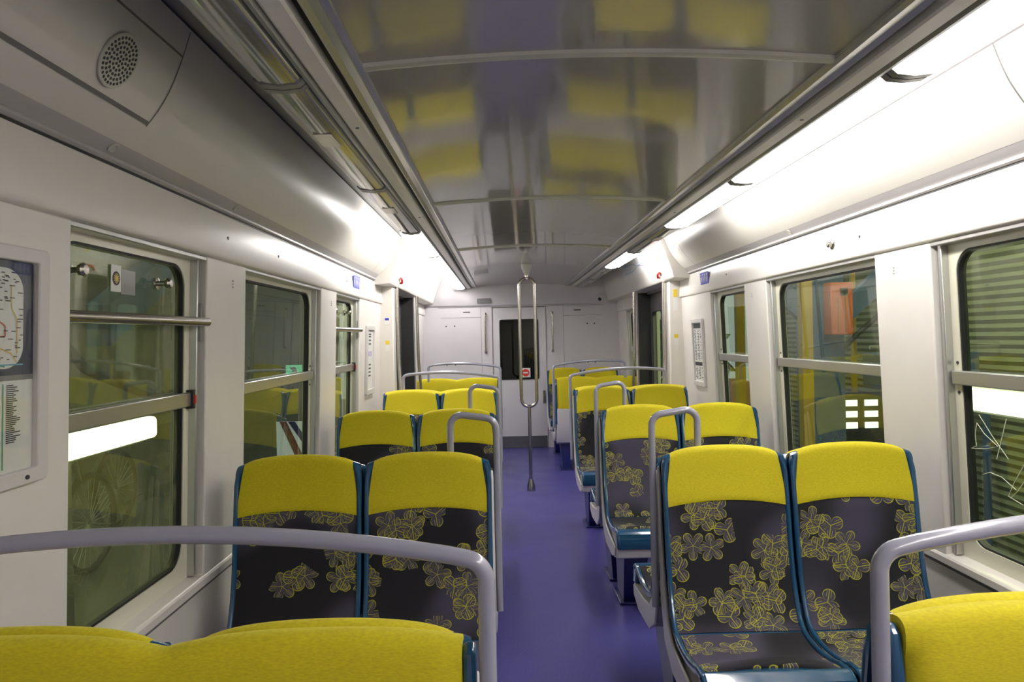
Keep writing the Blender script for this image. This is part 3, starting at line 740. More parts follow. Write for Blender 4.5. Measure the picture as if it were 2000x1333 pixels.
def back_cush_bm():
    return slab(back_path, .219, .003, -.01, 0, 20, .006, 0, .004)
def head_hw(p):
    t = min(1, max(0, (p[1]-.95)/.17)); return .2215-.020*t**1.3
def head_bm():
    return slab(head_path, .218, .0035, -.010, .026, 26, .0035, .022, .004, hwf=head_hw)
def lip_bm():
    bm = B(); prism(bm, [(-.485, .498), (-.515, .494), (-.538, .478), (-.546, .452), (-.544, .395), (-.50, .395), (-.46, .45)], 'x', -.236, .236)
    return bm
def pan_bm():
    """white tray under both seats sweeping up behind the backrests"""
    bm = B(); prism(bm, [(-.530, .398), (-.522, .345), (-.40, .318), (-.16, .330), (-.06, .375), (-.01, .44), (.0, .48), (-.10, .44), (-.20, .405), (-.30, .400)], 'x', -.478, .478); return bm
def bracket_bm(sd):
    bm = B(); prism(bm, [(-.50, .400), (-.49, .352), (-.38, .320), (-.14, .330), (-.02, .40), (.040, .56), (.056, .80), (.056, 1.03), (.048, 1.045), (.036, 1.03), (.020, .80), (-.02, .62), (-.075, .49), (-.14, .435), (-.28, .415)], 'x', sd*.474, sd*.487); return bm
def leg_bm(sd):
    bm = B(); q = [[], []]
    for j, (z, y0, y1, x0, x1) in enumerate(((.335, -.40, -.06, .28, .42), (.012, -.24, -.02, .31, .405))):
        for x, y in ((x0, y0), (x1, y0), (x1, y1), (x0, y1)): q[j].append(bm.verts.new((sd*x, y, z)))
    bm.faces.new(q[0]); bm.faces.new(q[1][::-1])
    for k in range(4): bm.faces.new((q[0][k], q[0][(k+1) % 4], q[1][(k+1) % 4], q[1][k]))
    box(bm, sd*.28, sd*.43, -.27, .0, .0, .014); return bm
def wallfoot_bm(sd):
    bm = B(); prism(bm, [(-.36, .345), (-.10, .345), (-.10, .26), (-.30, .26)], 'x', -sd*.40, -sd*.515); return bm
def loop_bm(sd):
    bm = B(); x0 = sd*.502; x1 = sd*.325
    tube(bm, [(x0, .055, .50), (x0, .060, .95), (x0, .060, 1.236), (x1, .060, 1.262), (x1, .060, 1.06)], .0132, .045, 16); return bm
def wide_bm(sd, nm=14):
    bm = B(); x0 = sd*.502; x1 = -sd*.318
    arcp = [(x0+(x1-x0)*t, .095, 1.264-.136*(t-.62)**2) for t in [i/nm for i in range(nm+1)]]
    arcp[0] = (x0, .095, 1.210); arcp[-1] = (x1, .095, 1.240)
    pts = [(x0, .055, .50), (x0, .095, .95)] + arcp + [(x1, .095, 1.06)]
    tube(bm, pts, .0135, .042, 16); return bm
def dcrown(x):   # double crown of two seats
    u = (abs(x)-PW/2)/(PW/2); return -.024*abs(u)**2.6
def rear_cover_bm(z0=.745):
    bm = B(); n = 40; path = [(.034, 1.108), (.052, 1.121), (.080, 1.124), (.100, 1.104), (.107, 1.04), (.104, .95), (.098, .85), (.090, z0+.01), (.085, z0)]
    path = catm(path, 3); F = []; K = []
    for (y, z) in path:
        fr = []; bk = []; wz = min(1, max(0, (z-.80)/.30))
        for k in range(n+1):
            x = -.462+.924*k/n; ee = max(0, (abs(x)-.43)/.032); yy = y-.016*ee*ee*(.15+.85*min(1, max(0, (1.125-z)/.06)))
            fr.append(bm.verts.new((x, yy, z+dcrown(x)*wz))); bk.append(bm.verts.new((x, min(yy-.02, .075) if z < 1.09 else max(yy-.02, .03), z+dcrown(x)*wz-(.016 if z > 1.09 else 0))))
        F.append(fr); K.append(bk)
    for i in range(len(path)-1):
        for k in range(n):
            bm.faces.new((F[i][k], F[i][k+1], F[i+1][k+1], F[i+1][k])); bm.faces.new((K[i][k], K[i+1][k], K[i+1][k+1], K[i][k+1]))
        bm.faces.new((F[i][0], F[i+1][0], K[i+1][0], K[i][0])); bm.faces.new((F[i][-1], K[i][-1], K[i+1][-1], F[i+1][-1]))
    for k in range(n):
        bm.faces.new((F[0][k], K[0][k], K[0][k+1], F[0][k+1])); bm.faces.new((F[-1][k], F[-1][k+1], K[-1][k+1], K[-1][k]))
    return bm
def rear_shell_bm():
    bm = B(); prism(bm, [(.088, .748), (.082, .60), (.062, .44), (.02, .335), (-.06, .305), (-.10, .33), (-.02, .38), (.03, .47), (.05, .60), (.055, .748)], 'x', -.470, .470); return bm
def rear_side_bm(sd):
    """blue side cheek of the rear cover"""
    bm = B(); prism(bm, [(.034, .56), (.050, 1.085), (.066, 1.100), (.084, 1.085), (.096, 1.02), (.094, .80), (.080, .56)], 'x', sd*.462, sd*.484); return bm
def double_seat(x, y, facing, aisle, bar, cover, label, group, zsc=0):
    """facing +1: faces the camera. aisle: world side (-1/+1) on which the aisle lies"""
    t = thing('double_seat', (x, y, 0), label, 'train seat', group, rz=0 if facing > 0 else math.pi)
    sd = aisle*facing
    zs = zsc if zsc else (.978 if not bar and facing < 0 else 1.0); t.scale = (1, 1, zs)
    for k in (-1, 1):
        sh = shared('shell', shell_bm, 'seat_shell', M['blue'], t, smooth=True, auto=50); sh.location = (k*PW/2, 0, 0)
        shared('rim1', lambda: rim_bm(1), 'shell_rim', M['blue'], sh, smooth=True)
        shared('rim-1', lambda: rim_bm(-1), 'shell_rim', M['blue'], sh, smooth=True)
        shared('lip', lip_bm, 'shell_front_lip', M['blue'], sh, bevel=.012, seg=3)
        shared('scush', seat_cush_bm, 'seat_cushion', M['moq'], sh, smooth=True, auto=60)
        shared('bcush', back_cush_bm, 'back_cushion', M['moq'], sh, smooth=True, auto=60)
        shared('head', head_bm, 'headrest', M['yellow'], sh, smooth=True, auto=60)
    shared('pan', pan_bm, 'under_tray', M['wshell'], t, bevel=.006)
    shared('brk1', lambda: bracket_bm(1), 'side_bracket', M['wshell'], t, bevel=.005)
    shared('brk-1', lambda: bracket_bm(-1), 'side_bracket', M['wshell'], t, bevel=.005)
    shared('leg%d' % sd, lambda: leg_bm(sd), 'leg', M['navy'], t, bevel=.006)
    shared('wf%d' % sd, lambda: wallfoot_bm(sd), 'wall_bracket', M['kick'], t)
    if bar == 'loop': shared('loop%d' % sd, lambda: loop_bm(sd), 'grab_bar', M['rail'], t, smooth=True)
    if bar == 'wide':
        gb = shared('wide%d' % sd, lambda: wide_bm(sd), 'grab_bar', M['rail'], t, smooth=True); gb.scale = (1, 1, 1/zs)
    if cover:
        shared('rc', rear_cover_bm, 'rear_cover', M['yellow'], t, smooth=True, auto=60)
        shared('rs', rear_shell_bm, 'rear_shell', M['wshell'], t, bevel=.008)
        shared('rsd1', lambda: rear_side_bm(1), 'rear_side_cheek', M['blue'], t, bevel=.008)
        shared('rsd-1', lambda: rear_side_bm(-1), 'rear_side_cheek', M['blue'], t, bevel=.008)
    return t
XL, XR = -.535, 1.068
GF, GA = 'double seats facing the camera', 'double seats facing the end wall'
Y0, Y1, Y2, Y3, Y4, Y5 = 1.20, 2.75, 4.44, 6.13, 8.42, 9.86
double_seat(XL, Y0, -1, 1, 'wide', True, 'nearest yellow backed double seat bottom left, seen from behind with arched grab bar', GA, .983)
double_seat(XR, Y0, -1, -1, 'wide', True, 'nearest yellow backed double seat bottom right, seen from behind with arched grab bar', GA, .995)
double_seat(XL, Y1, 1, 1, 'loop', False, 'left double seat facing the camera, nearest one beyond the foreground grab bar', GF)
double_seat(XR, Y1, 1, -1, 'loop', False, 'right double seat facing the camera with both patterned cushions in full view', GF)
double_seat(XL, Y1+.138, -1, 1, None, False, 'left double seat back to back behind the nearest camera facing left seat', GA)
double_seat(XR, Y1+.138, -1, -1, None, False, 'right double seat back to back behind the largest camera facing right seat', GA)
double_seat(XL, Y2, 1, 1, 'loop', False, 'left double seat facing the camera, second row back, small grab loop on top', GF)
double_seat(XR, Y2, 1, -1, 'loop', False, 'right double seat facing the camera, second row back, small grab loop on top', GF)
double_seat(XL, Y2+.138, -1, 1, None, False, 'left double seat back to back behind the second camera facing left seat', GA)
double_seat(XR, Y2+.138, -1, -1, None, False, 'right double seat back to back behind the second camera facing right seat', GA)
double_seat(XL, Y3, 1, 1, 'wide', True, 'left double seat facing the camera just before the doorway, under a wide grab bar', GF)
double_seat(XR, Y3, 1, -1, 'wide', True, 'right double seat facing the camera just before the doorway, under a wide grab bar', GF)
double_seat(XL, Y4, -1, 1, 'wide', True, 'farthest left double seat beyond the doorway, yellow back toward the camera', GA, .975)
double_seat(XR, Y4, -1, -1, 'wide', True, 'far right double seat beyond the doorway, yellow back and white shell toward the camera', GA, .965)
double_seat(XR, Y5, 1, -1, None, False, 'last right double seat against the end wall, facing the camera', GF)

# ---------------------------------------------------------------- wall fittings
def wall_thing(name, s, off, y, z, label, cat, group=None):
    """local: x along car (away from camera), y outwards into the room, z up"""
    t = bpy.data.objects.new(name, None); COL.objects.link(t); t.empty_display_size = .05
    al = Vector((0, 1, 0)); nrm = Vector((-s, 0, 0)); up = Vector((-s*TILT, 0, 1)).normalized(); nrm = (nrm - up*nrm.dot(up)).normalized()
    m = Matrix((al, nrm, up)).transposed().to_4x4(); m.translation = Vector(WL(s)(off, y, z)); t.matrix_world = m
    return tag(t, label, cat, group)
# route map in a white frame on the near left wall
t = wall_thing('route_map', -1, .0, 1.415, 1.589, 'framed network map with station list on the near left wall', 'map')
bm = B(); o_ = rrect(-.36, .335, -.415, .195+.03, .02, 4); i_ = rrect(-.315, .295, -.375, .185, .006, 4)
ring_prism(bm, [(a, b_) for a, b_ in o_], [(a, b_) for a, b_ in i_], .0, .022, lambda a, y, z: (y, a, z)); obj('map_frame', bm, M['wshell'], t, bevel=.004)
bm = B(); box(bm, -.32, .30, .003, .006, -.38, .19); obj('map_sheet', bm, M['paper'], t)
bm = B(); lpo = rrect(-.32, .30, -.118, .19, .004, 6); lpi = rrect(-.30, .262, -.100, .165, .06, 6)
ring_prism(bm, rect_like(lpi, -.32, .30, -.118, .19), lpi, .006, .007, lambda a, y, z: (y, a, z)); obj('map_border', bm, M['mapnavy'], t)
bm = B(); box(bm, -.32, .30, .006, .0075, -.132, -.118); obj('map_band', bm, M['alud'], t)
def poly_line(bm, pts, wd, y=.0072):
    for (x0, z0), (x1, z1) in zip(pts, pts[1:]):
        d = Vector((x1-x0, z1-z0)); n = Vector((-d.y, d.x)).normalized()*wd/2
        bm.faces.new([bm.verts.new((p[0], y, p[1])) for p in ((x0+n.x, z0+n.y), (x1+n.x, z1+n.y), (x1-n.x, z1-n.y), (x0-n.x, z0-n.y))])
for col, pl in (('mapred', [(-.3, .03), (.17, .03), (.20, .012), (.20, -.015), (.05, -.02), (.02, -.03)]), ('mapred', [(-.2, 0), (.12, 0), (.13, -.05), (.10, -.06)]),
                ('mappurple', [(-.3, .10), (.0, .05), (.03, .09), (.12, .10), (.15, .12), (.15, .16)]), ('mapyellow', [(.05, -.02), (.14, -.03), (.22, -.06), (.24, -.085)]),
                ('mapyellow', [(.22, .12), (.22, .06), (.24, .03), (.24, -.06)]), ('mapcyan', [(-.3, -.09), (.26, -.09)]), ('mapcyan', [(-.3, .06), (.0, -.0), (.02, -.07), (.06, -.085)]),
                ('mapgreen', [(-.2, -.07), (.0, -.075), (.14, -.08), (.2, -.095)]), ('mapyellow', [(-.3, -.03), (-.1, -.03), (-.05, .14), (.08, .15)]), ('mapgreen', [(.05, .16), (.05, .12), (-.1, .06)])):
    bm = B(); poly_line(bm, pl, .0035); obj('map_line', bm, M[col], t)
bm = B(); rnd = random.Random(3)
for k in range(330):
    x = rnd.uniform(-.28, .25); z = rnd.uniform(-.095, .155); w_ = rnd.uniform(.006, .018); poly_line(bm, [(x, z), (x+w_, z)], .0026, .0078)
o = obj('station_names', bm, M['ink'], t); o['kind'] = 'stuff'
bm = B()
for cx in (-.28, -.20, -.12, -.04, .045, .125, .205):
    z = -.145
    while z > (-.365 if cx < .2 else -.30):
        poly_line(bm, [(cx, z), (cx+rnd.uniform(.02, .05), z)], .0030, .0070); z -= .0052
o = obj('station_list', bm, M['ink'], t); o['kind'] = 'stuff'
bm = B()
for cx in (-.29, -.21, -.13, -.05, .035, .115, .195): poly_line(bm, [(cx, -.14), (cx, -.365)], .004, .0070)
obj('list_rules', bm, M['mapgreen'], t)
bm = B(); box(bm, -.318, .298, .0095, .011, -.378, .188); obj('map_cover', bm, M['clear'], t)
bm = B(); lathe(bm, [(.006, 0), (.006, .003), (0, .003)], (.255, .022, -.395), 14, (0, 1, 0)); obj('frame_lock', bm, M['ink'], t)

t.scale[2] *= .84
# notice frames before the doorways
def notice(s, y, label, rows):
    t = wall_thing('notice_frame', s, .0, y, 1.40, label, 'notice', 'notice frames before the doorways')
    bm = B(); o_ = rrect(-.17, .17, -.29, .27, .012, 4); i_ = rrect(-.135, .135, -.25, .235, .006, 4)
    ring_prism(bm, o_, i_, 0, .02, lambda a, y_, z: (y_, a, z)); obj('notice_border', bm, M['wshell'], t, bevel=.003)
    bm = B(); box(bm, -.14, .14, .003, .006, -.255, .24); obj('notice_sheet', bm, M['paper'], t)
    if rows == 'dark':
        bm = B(); box(bm, -.125, .125, .006, .008, .19, .23); obj('notice_heading', bm, M['ink'], t)
        bm = B(); box(bm, -.125, .125, .006, .008, -.12, -.09); obj('notice_band', bm, M['ink'], t)
        bm = B(); z = .175
        while z > -.24:
            if not (-.13 < z < -.08):
                for x in (-.12, -.03, .06): poly_line(bm, [(x, z), (x+rnd.uniform(.03, .07), z)], .006, .0068)
            z -= .013
        o = obj('notice_print', bm, M['ink'], t); o['kind'] = 'stuff'
    else:
        bm = B(); 
        for z in (.12, .15, .18, .20, -.05, -.08, -.11, -.14): poly_line(bm, [(-.05, z), (.05, z)], .012, .0068)
        o = obj('notice_print', bm, M['ink'], t); o['kind'] = 'stuff'
        bm = B()
        for x in (-.06, .0, .06): poly_line(bm, [(x, .02), (x, .06)], .03, .0068)
        obj('notice_pictograms', bm, M['mappurple'], t)
notice(-1, 6.02, 'narrow white framed notice with small pictograms on the left wall', 'light')
notice(1, 6.05, 'narrow white framed printed timetable on the right wall', 'dark')

# blue priority seating stickers on the valances
def priority(s, y, label):
    t = thing('priority_sign', (0, 0, 0), label, 'sign', 'blue priority seat signs')
    al = Vector((0, 1, 0)); nrm = Vector((-s, 0, -.08)).normalized(); up = al.cross(nrm)*(1 if al.cross(nrm).z > 0 else -1)
    m = Matrix((al, nrm, up)).transposed().to_4x4(); m.translation = Vector(HS(s)(1.338, y, 1.968)); t.matrix_world = m
    k = 1 if s > 0 else 1
    bm = B(); box(bm, -.115, .115, .0, .003, -.062, .062); obj('sign_plate', bm, M['signblue'], t)
    for i in range(4):
        x = -.078+.052*i
        bm = B(); lathe(bm, [(.0075, 0), (.0075, .001), (0, .001)], (x, .003, .042), 12, (0, 1, 0))
        poly_line(bm, [(x, .033), (x-.004, .005)], .012, .0040); poly_line(bm, [(x-.002, .007), (x+.014, .004), (x+.012, -.022)], .007, .0040); poly_line(bm, [(x, .024), (x+.016, .016)], .004, .0040)
        poly_line(bm, [(x-.016, .022), (x-.012, -.006), (x+.006, -.008)], .003, .0042)
        obj('seated_figure', bm, M['paper'], t)
    bm = B()
    for z in (-.036, -.046): poly_line(bm, [(-.095, z), (.095, z)], .004, .0040)
    o = obj('sign_print', bm, M['paper'], t); o['kind'] = 'stuff'
priority(-1, 5.42, 'small blue sign with white seated figures on the left valance')
priority(1, 5.75, 'small blue sign with white seated figures on the right valance')

# round lock knob on right valance
t = thing('door_lock_knob', HS(1)(1.340, 3.52, 1.965), 'round metal lock knob on the right valance above the window', 'knob')
bm = B(); lathe(bm, [(.026, 0), (.026, .003), (.020, .006), (.020, .006)][:3]+[(.014, .008), (.014, .022), (.010, .027), (0, .028)], (0, 0, 0), 24, (-1, 0, -.05)); obj('knob_body', bm, M['steel'], t, smooth=True)

# emergency handles over the doorways
for s, lab in ((-1, 'red emergency handle on a wire above the left doorway'), (1, 'red emergency handle above the right doorway')):
    p = HS(s)(1.190, 6.75, 2.07); t = thing('emergency_handle', p, lab, 'handle', 'red emergency handles')
    bm = B(); tube(bm, [(s*.03, .05, .01), (-s*.01, .0, .0), (-s*.015, -.03, .03), (-s*.015, -.11, .035)], .010, .02, 10); obj('handle_lever', bm, M['red'], t, smooth=True)
# stickers on the right door jamb, and left
for s, y in ((1, 6.578), (-1, 6.578)):
    side = 'right' if s > 0 else 'left'
    for z, hgt, m_, nm, lab in ((1.86, .20, 'yel', 'warning_sticker', 'tall yellow and white sticker high on the %s doorway jamb' % side), (1.50, .10, 'yel', 'warning_sticker', 'small yellow sticker at eye height on the %s doorway jamb' % side)):
        if s < 0 and z > 1.7: m_ = 'signblue'; z = 1.72; hgt = .06; lab = 'small blue and white sticker on the left doorway jamb'
        x = HS(s)(1.30, 0, 0)[0]
        t = thing('warning_sticker', (x, y, z), lab, 'sticker')
        bm = B(); box(bm, -.022, .022, -.002, 0, -hgt/2, hgt/2); obj('sticker_sheet', bm, M['paper'], t)
        bm = B(); box(bm, -.018, .018, -.004, -.002, hgt*.1, hgt*.45); obj('sticker_colour', bm, M[m_], t)

# line diagrams on the cove over the doorways
for s, side in ((-1, 'left'), (1, 'right')):
    t = thing('line_diagram', (0, 0, 0), 'long printed line diagram on the %s cove above the doorway' % side, 'map', 'line diagrams over the doorways')
    a0 = math.atan2(.0975, .155); t.matrix_world = cove_frame(s, 1.133, 2.255, 7.4, math.atan2(.347, .128))
    bm = B(); box(bm, -1.0, 1.0, -.085, .080, .0, .0025); obj('diagram_sheet', bm, M['paper'], t)
    def pl2(col, pl, wd):
        bm = B()
        for (x0, z0), (x1, z1) in zip(pl, pl[1:]):
            d = Vector((x1-x0, z1-z0)); n = Vector((-d.y, d.x)).normalized()*wd/2
            bm.faces.new([bm.verts.new((p[0], p[1], .003)) for p in ((x0+n.x, z0+n.y), (x1+n.x, z1+n.y), (x1-n.x, z1-n.y), (x0-n.x, z0-n.y))])
        obj('diagram_line', bm, M[col], t)
    pl2('mapcyan', [(-.6, 0.0), (.1, 0.0), (.3, -.04), (.8, -.05)], .006); pl2('mappurple', [(-.3, .03), (.1, .0)], .006); pl2('mapcyan', [(.1, 0), (.4, .035), (.9, .03)], .006)
    pl2('mapyellow', [(-.85, -.07), (-.85, .04)], .045); pl2('mapyellow', [(.4, -.075), (.4, -.05)], .07)
# winter-safety sticker on the upper pane of the near left window
t = wall_thing('window_sticker', -1, .062, 2.20, 1.752, 'small white square sticker with a dark round emblem on the near left window', 'sticker')
bm = B(); box(bm, -.028, .028, 0, .0015, -.040, .040); obj('sticker_sheet', bm, M['paper'], t)
bm = B(); lathe(bm, [(.021, 0), (.021, .001), (0, .001)], (0, .0015, 0), 20, (0, 1, 0)); obj('round_emblem', bm, M['ink'], t)
bm = B()
for a in range(0, 180, 30):
    ca, sa = math.cos(math.radians(a))*.016, math.sin(math.radians(a))*.016; poly_line(bm, [(-ca, -sa), (ca, sa)], .003, .0032)
obj('emblem_star', bm, M['mapyellow'], t)
bm = B(); box(bm, .031, .115, 0, .001, -.045, .030); obj('sticker_text_panel', bm, M['alud'], t)

# ---------------------------------------------------------------- depot outside
E = {}
E['slat'] = mat('corrugated_grey', (.20, .215, .15), .5, noise=.10, nscale=2)
E['block'] = mat('block_wall', (.17, .17, .12), .8, noise=.2, nscale=1.5)
E['conc'] = mat('depot_floor', (.16, .16, .14), .7, noise=.25, nscale=1.2)
E['bluest'] = mat('blue_steel', (.05, .10, .24), .45, noise=.1, nscale=5)
E['yelst'] = mat('yellow_steel', (.48, .31, .03), .5, noise=.1, nscale=4)
E['orange'] = mat('orange_cabinet', (.60, .13, .06), .5)
E['tubel'] = mat('work_light', (.95, .95, .9), .4, emit=(.96, 1.0, .80), es=7.0)
E['pane_l'] = mat('skylight_pane', (.9, .9, .9), .4, emit=(.9, .95, 1.0), es=2.0)
E['sign'] = mat('exit_sign_lit', (.1, .5, .3), .4, emit=(.25, .85, .60), es=.6)
E['leaf'] = mat('hedge_leaf', (.08, .20, .05), .7, noise=.4, nscale=3)
GZ = -1.15
bm = B(); box(bm, -9, 12, -3, 34, GZ-.1, GZ); o = struct('floor', bm, E['conc'])
# right: corrugated sheeting wall
bm = B(); n = 150; pr = []
for k in range(n): z = GZ+k*.042; pr.append((5.0+(.012 if k % 2 else -.012), z))
prism(bm, pr+[(5.12, pr[-1][1]), (5.12, GZ)], 'y', -1.5, 13.0); o = obj('corrugated_wall', bm, E['slat']); tag(o, 'grey corrugated metal depot wall outside the right hand windows', 'wall'); 
# left: block wall
bm = B(); box(bm, -4.2, -4.0, -1.5, 18, GZ, 5)
for z in [GZ+.35*k for k in range(1, 16)]: box(bm, -4.0, -3.985, -1.5, 18, z, z+.02)
o = obj('block_wall', bm, E['block']); tag(o, 'dark block wall of the depot outside the left hand windows', 'wall')
# blue column with braces
t = thing('steel_column', (3.55, 8.0, GZ), 'blue grey steel column with two raking braces outside the right windows', 'column')
bm = B(); box(bm, -.20, .20, -.02, .0, 0, 5.5); box(bm, -.2, -.18, 0, .3, 0, 5.5); box(bm, .18, .20, 0, .3, 0, 5.5); obj('column_post', bm, E['bluest'], t)
for sx in (-1, 1):
    bm = B(); q = [(sx*.18, 2.72), (sx*.95, 3.42), (sx*.95, 3.70), (sx*.18, 3.00)]
    prism(bm, q, 'y', -.06, .05); obj('brace', bm, E['bluest'], t)
bm = B(); box(bm, -.19, .19, -.05, -.02, 3.5, 3.8); obj('splice_plate', bm, E['bluest'], t)
t = thing('control_cabinet', (3.64, 7.9, 1.50), 'orange red control cabinet fixed on the blue steel column', 'cabinet')
bm = B(); box(bm, -.12, .12, -.12, .07, 0, .56); obj('cabinet_body', bm, E['orange'], t, bevel=.01)
bm = B(); box(bm, -.02, .06, -.13, -.12, .42, .50); obj('cabinet_switch', bm, M['ink'], t)
bm = B()
for x in (-.05, .03): box(bm, x, x+.006, -.124, -.12, .02, .40)
obj('cabinet_ribs', bm, M['seam'], t)
for x, y, wd, lab in ((3.08, 7.4, .11, 'thick yellow steel post left of the blue column outside the right windows'), (4.15, 8.6, .05, 'thin yellow steel post right of the blue column outside the right windows'), (3.55, 10.9, .12, 'yellow steel post seen through the farthest right window')):
    bm = B(); box(bm, -wd/2, wd/2, -wd/2, wd/2, 0, 5.2); o = obj('yellow_post', bm, E['yelst']); o.location = (x, y, GZ); tag(o, lab, 'post', 'yellow posts outside')
bm = B(); tube(bm, [(0, 0, 3.2), (.05, 0, 1.9), (-.25, 0, 1.65), (-.45, 0, 1.45), (-.5, 0, .6)], .03, .2, 12); o = obj('hanging_cable', bm, M['black'], smooth=True); o.location = (4.2, 8.1, GZ+1.2-.2); tag(o, 'black cable curving down beside the blue column outside the right windows', 'cable')
t = thing('maintenance_trolley', (4.35, 7.55, GZ), 'dark blue maintenance trolley standing below the blue column outside', 'trolley')
bm = B(); box(bm, -.5, .45, -.25, .25, 2.10, 2.45); obj('trolley_tray', bm, E['bluest'], t, bevel=.02)
for x in (-.45, .5):
    bm = B(); box(bm, x-.025, x+.025, -.28, -.23, 0, 2.10); obj('trolley_leg', bm, E['bluest'], t)
bm = B(); tube(bm, [(-.7, -.32, 2.52), (.6, -.32, 2.50)], .02, 0, 10); obj('trolley_handle', bm, M['alu'], t)
t = thing('lit_panel_grid', (4.12, 8.45, GZ+1.55), 'small grid of bright window panes low outside the right windows', 'window')
for i in range(2):
    for j in range(3):
        bm = B(); box(bm, -.16+i*.24, -.04+i*.24+.03, 0, .02, j*.13, j*.13+.07); obj('lit_pane', bm, E['pane_l'], t)
bm = B(); box(bm, -.25, .33, .02, .05, -1.55, .42); obj('grid_frame', bm, M['ink'], t)
bm = B(); box(bm, -.05, .05, -.9, .9, 0, 1.95); o = obj('red_barrier', bm, E['orange']); o.location = (3.72, 11.0, GZ); o.scale = (1, 1, 1); tag(o, 'low red barrier panel outside below the farthest right windows', 'barrier')
def worklight(x, y0, y1, z, lab, s):
    t = thing('work_light', (x, (y0+y1)/2, z), lab, 'light', 'depot work lights'); L_ = (y1-y0)/2
    bm = B(); box(bm, -.04, .04, -L_, L_, -.07, .07); obj('light_tube', bm, E['tubel'], t, bevel=.03, seg=3)
    bm = B(); box(bm, s*.04, s*.10, -L_-.03, L_+.03, -.09, .09); obj('light_housing', bm, M['alud'], t)
    bm = B(); box(bm, s*.05, s*.09, -.03, .03, (GZ if s > 0 else .0)-z, -.09); obj('light_stand', bm, M['alud'], t)
worklight(3.0, 2.9, 4.9, 1.09, 'long glowing work light outside the nearest right window', 1)
worklight(-2.3, 3.1, 4.8, 1.02, 'long glowing work light outside the nearest left window', -1)
def fill_lamp(x, y, z, lab, e):  # unseen lamp added to brighten the depot outside the windows
    t = thing('depot_lamp', (x, y, z), lab, 'light', 'ceiling lamps of the depot')
    bm = B(); box(bm, -.15, .15, -1.5, 1.5, -.03, .0); obj('lamp_glass', bm, e, t)
    bm = B(); box(bm, -.2, .2, -1.55, 1.55, .0, .08); obj('lamp_housing', bm, M['alud'], t)
    bm = B(); box(bm, -.02, .02, -.02, .02, .08, 5-z); obj('lamp_hanger', bm, M['alud'], t)
E['dl'] = mat('depot_lamp_glass', (.9, .9, .9), .4, emit=(1.0, 1.0, .70), es=40.0)
E['dl2'] = mat('depot_lamp_glass_dim', (.9, .9, .9), .4, emit=(1.0, .98, .60), es=11.0)
fill_lamp(3.4, 3.6, 4.4, 'long lamp hanging above the right side track near the camera', E['dl'])
fill_lamp(3.0, 7.0, 4.4, 'long lamp hanging above the blue column on the right side', E['dl'])
fill_lamp(-3.45, 4.6, 4.4, 'long lamp hanging above the platform on the left side', E['dl2'])
bm = B(); box(bm, -4.2, -1.6, -1.5, 18, 5.0, 5.1); box(bm, 2.2, 5.2, -1.5, 13, 5.0, 5.1); o = obj('depot_roof', bm, E['conc']); tag(o, 'dark depot roof above the tracks outside the carriage', 'roof')
# left outside: hose, blue beam, poster, exit sign
bm = B(); tube(bm, [(0, 1.9, 3.45), (0, 1.5, 1.3), (0, .7, .95), (0, .15, .62), (0, .1, .15), (0, .5, -.15), (0, 1.2, -.35), (0, 1.9, -.45)], .035, .35, 14); o = obj('hanging_hose', bm, M['black'], smooth=True); o.location = (-2.75, 4.35, 1.55); tag(o, 'black hose looping down outside the nearest left window', 'hose')
bm = B(); prism(bm, [(6.2, 1.55), (6.2, 1.9), (9.2, 3.4), (9.2, 3.05)], 'x', -3.5, -3.3); o = obj('blue_beam', bm, E['bluest']); tag(o, 'slanting blue steel beam outside the second left window', 'beam')
t = thing('exit_sign', (-3.2, 11.2, 1.0), 'small lit green and white exit sign seen through the second left window', 'sign')
bm = B(); box(bm, .15, .18, .0, .03, .0, 4.0); obj('sign_hanger', bm, M['alud'], t)
bm = B(); box(bm, -.12, .12, 0, .03, 0, .2); obj('sign_figure_panel', bm, E['sign'], t); bm = B(); box(bm, .22, .42, 0, .03, 0, .2); obj('sign_arrow_panel', bm, E['sign'], t)
bm = B(); prism(bm, [(.32, .03), (.26, .10), (.30, .10), (.30, .17), (.34, .17), (.34, .10), (.38, .10)], 'y', -.004, 0); obj('arrow', bm, M['paper'], t)
bm = B(); prism(bm, [(-.08, .03), (-.02, .10), (-.06, .16), (.02, .17), (.06, .10), (.03, .03), (.0, .09)], 'y', -.004, 0); obj('running_figure', bm, M['paper'], t)
t = thing('hoarding_poster', (-3.25, 10.6, -.35), 'white mesh hoarding with red and blue stripes outside the second left window', 'banner')
bm = B(); box(bm, -.05, .5, 0, .03, 0, .75); obj('banner_sheet', bm, mat('banner_white', (.75, .78, .80), .6, emit=(.8, .85, 1), es=.35), t)  # the sheet's brightness is put in as a faint glow of its own
bm = B(); prism(bm, [(.0, .75), (.10, .75), (.42, .05), (.30, .05)], 'y', -.006, 0); obj('red_stripe', bm, E['orange'], t)
bm = B(); prism(bm, [(.12, .75), (.22, .75), (.50, .30), (.50, .18)], 'y', -.005, 0); obj('blue_stripe', bm, M['signblue'], t)
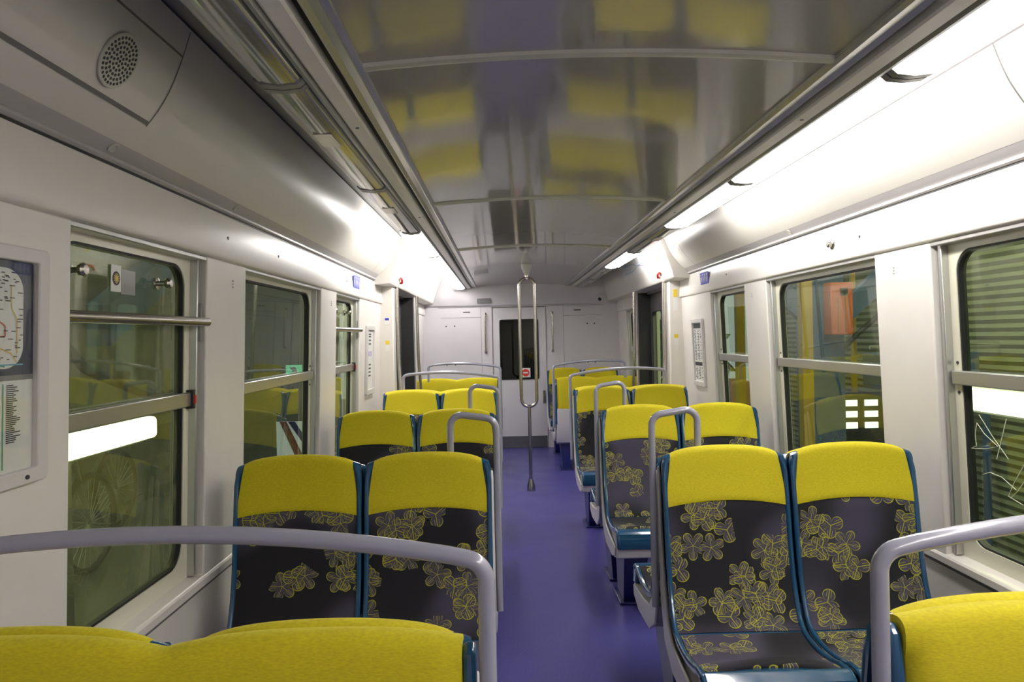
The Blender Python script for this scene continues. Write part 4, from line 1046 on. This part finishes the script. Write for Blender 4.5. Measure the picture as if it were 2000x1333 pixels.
# bicycles parked outside the near left window
def wheel(bm, cy, cz, r):
    tube(bm, [(0, cy+r*math.cos(2*math.pi*k/32), cz+r*math.sin(2*math.pi*k/32)) for k in range(32)], .022, 0, 8, closed=True)
def bike(x, y, z, lab):
    t = thing('bicycle', (x, y, z), lab, 'bicycle', 'bicycles parked outside')
    for cy in (0, 1.02):
        bm = B(); wheel(bm, cy, .34, .32); w_ = obj('wheel', bm, M['black'], t, smooth=True)
        bm = B()
        for k in range(12):
            a = math.pi*k/12; tube(bm, [(0, cy-.31*math.cos(a), .34-.31*math.sin(a)), (0, cy+.31*math.cos(a), .34+.31*math.sin(a))], .002, 0, 4)
        obj('spokes', bm, M['alu'], w_)
    bm = B()
    for a, b_ in (((0, 0, .34), (0, .42, .30)), ((0, .42, .30), (0, .30, .82)), ((0, 0, .34), (0, .32, .72)), ((0, .32, .72), (0, .84, .78)), ((0, .42, .30), (0, .86, .70)), ((0, 1.02, .34), (0, .82, .92))): tube(bm, [a, b_], .018, 0, 8)
    obj('bicycle_frame', bm, M['alud'], t)
    bm = B(); tube(bm, [(-.25, .72, .98), (-.20, .86, .98), (.20, .86, .98), (.25, .72, .98)], .013, .03, 8); obj('handlebar', bm, M['ink'], t)
    bm = B(); lathe(bm, [(0, 0), (.07, .0), (.08, .03), (.04, .05), (0, .05)], (0, .28, .82), 12); obj('saddle', bm, M['ink'], t)
bm = B(); box(bm, -3.6, -1.9, 2.5, 7.5, GZ, .0); o = obj('side_platform', bm, E['conc']); tag(o, 'raised concrete platform outside the nearest left window', 'platform')
bike(-2.85, 4.0, .005, 'parked bicycle outside the nearest left window, closer one'); bike(-3.3, 5.2, .005, 'parked bicycle outside the nearest left window, farther one')
# far greenery seen through the right doors
bm = B(); rnd = random.Random(5)
for k in range(900):
    p = Vector((4.5+rnd.uniform(-1.6, 1.6), 22+rnd.uniform(-3, 3), GZ+rnd.uniform(0, 3.2))); a = rnd.uniform(0, 6.28); r = rnd.uniform(.12, .3)
    u = Vector((math.cos(a), math.sin(a), rnd.uniform(-.6, .6)))*r; v = Vector((-math.sin(a)*.5, rnd.uniform(-.5, .5), .8))*r
    bm.faces.new([bm.verts.new(p+q) for q in (-u, -v*.6, u, v*.6)])
o = obj('hedge', bm, E['leaf']); tag(o, 'green hedge in daylight seen through the right doorway glass', 'hedge', kind='stuff')
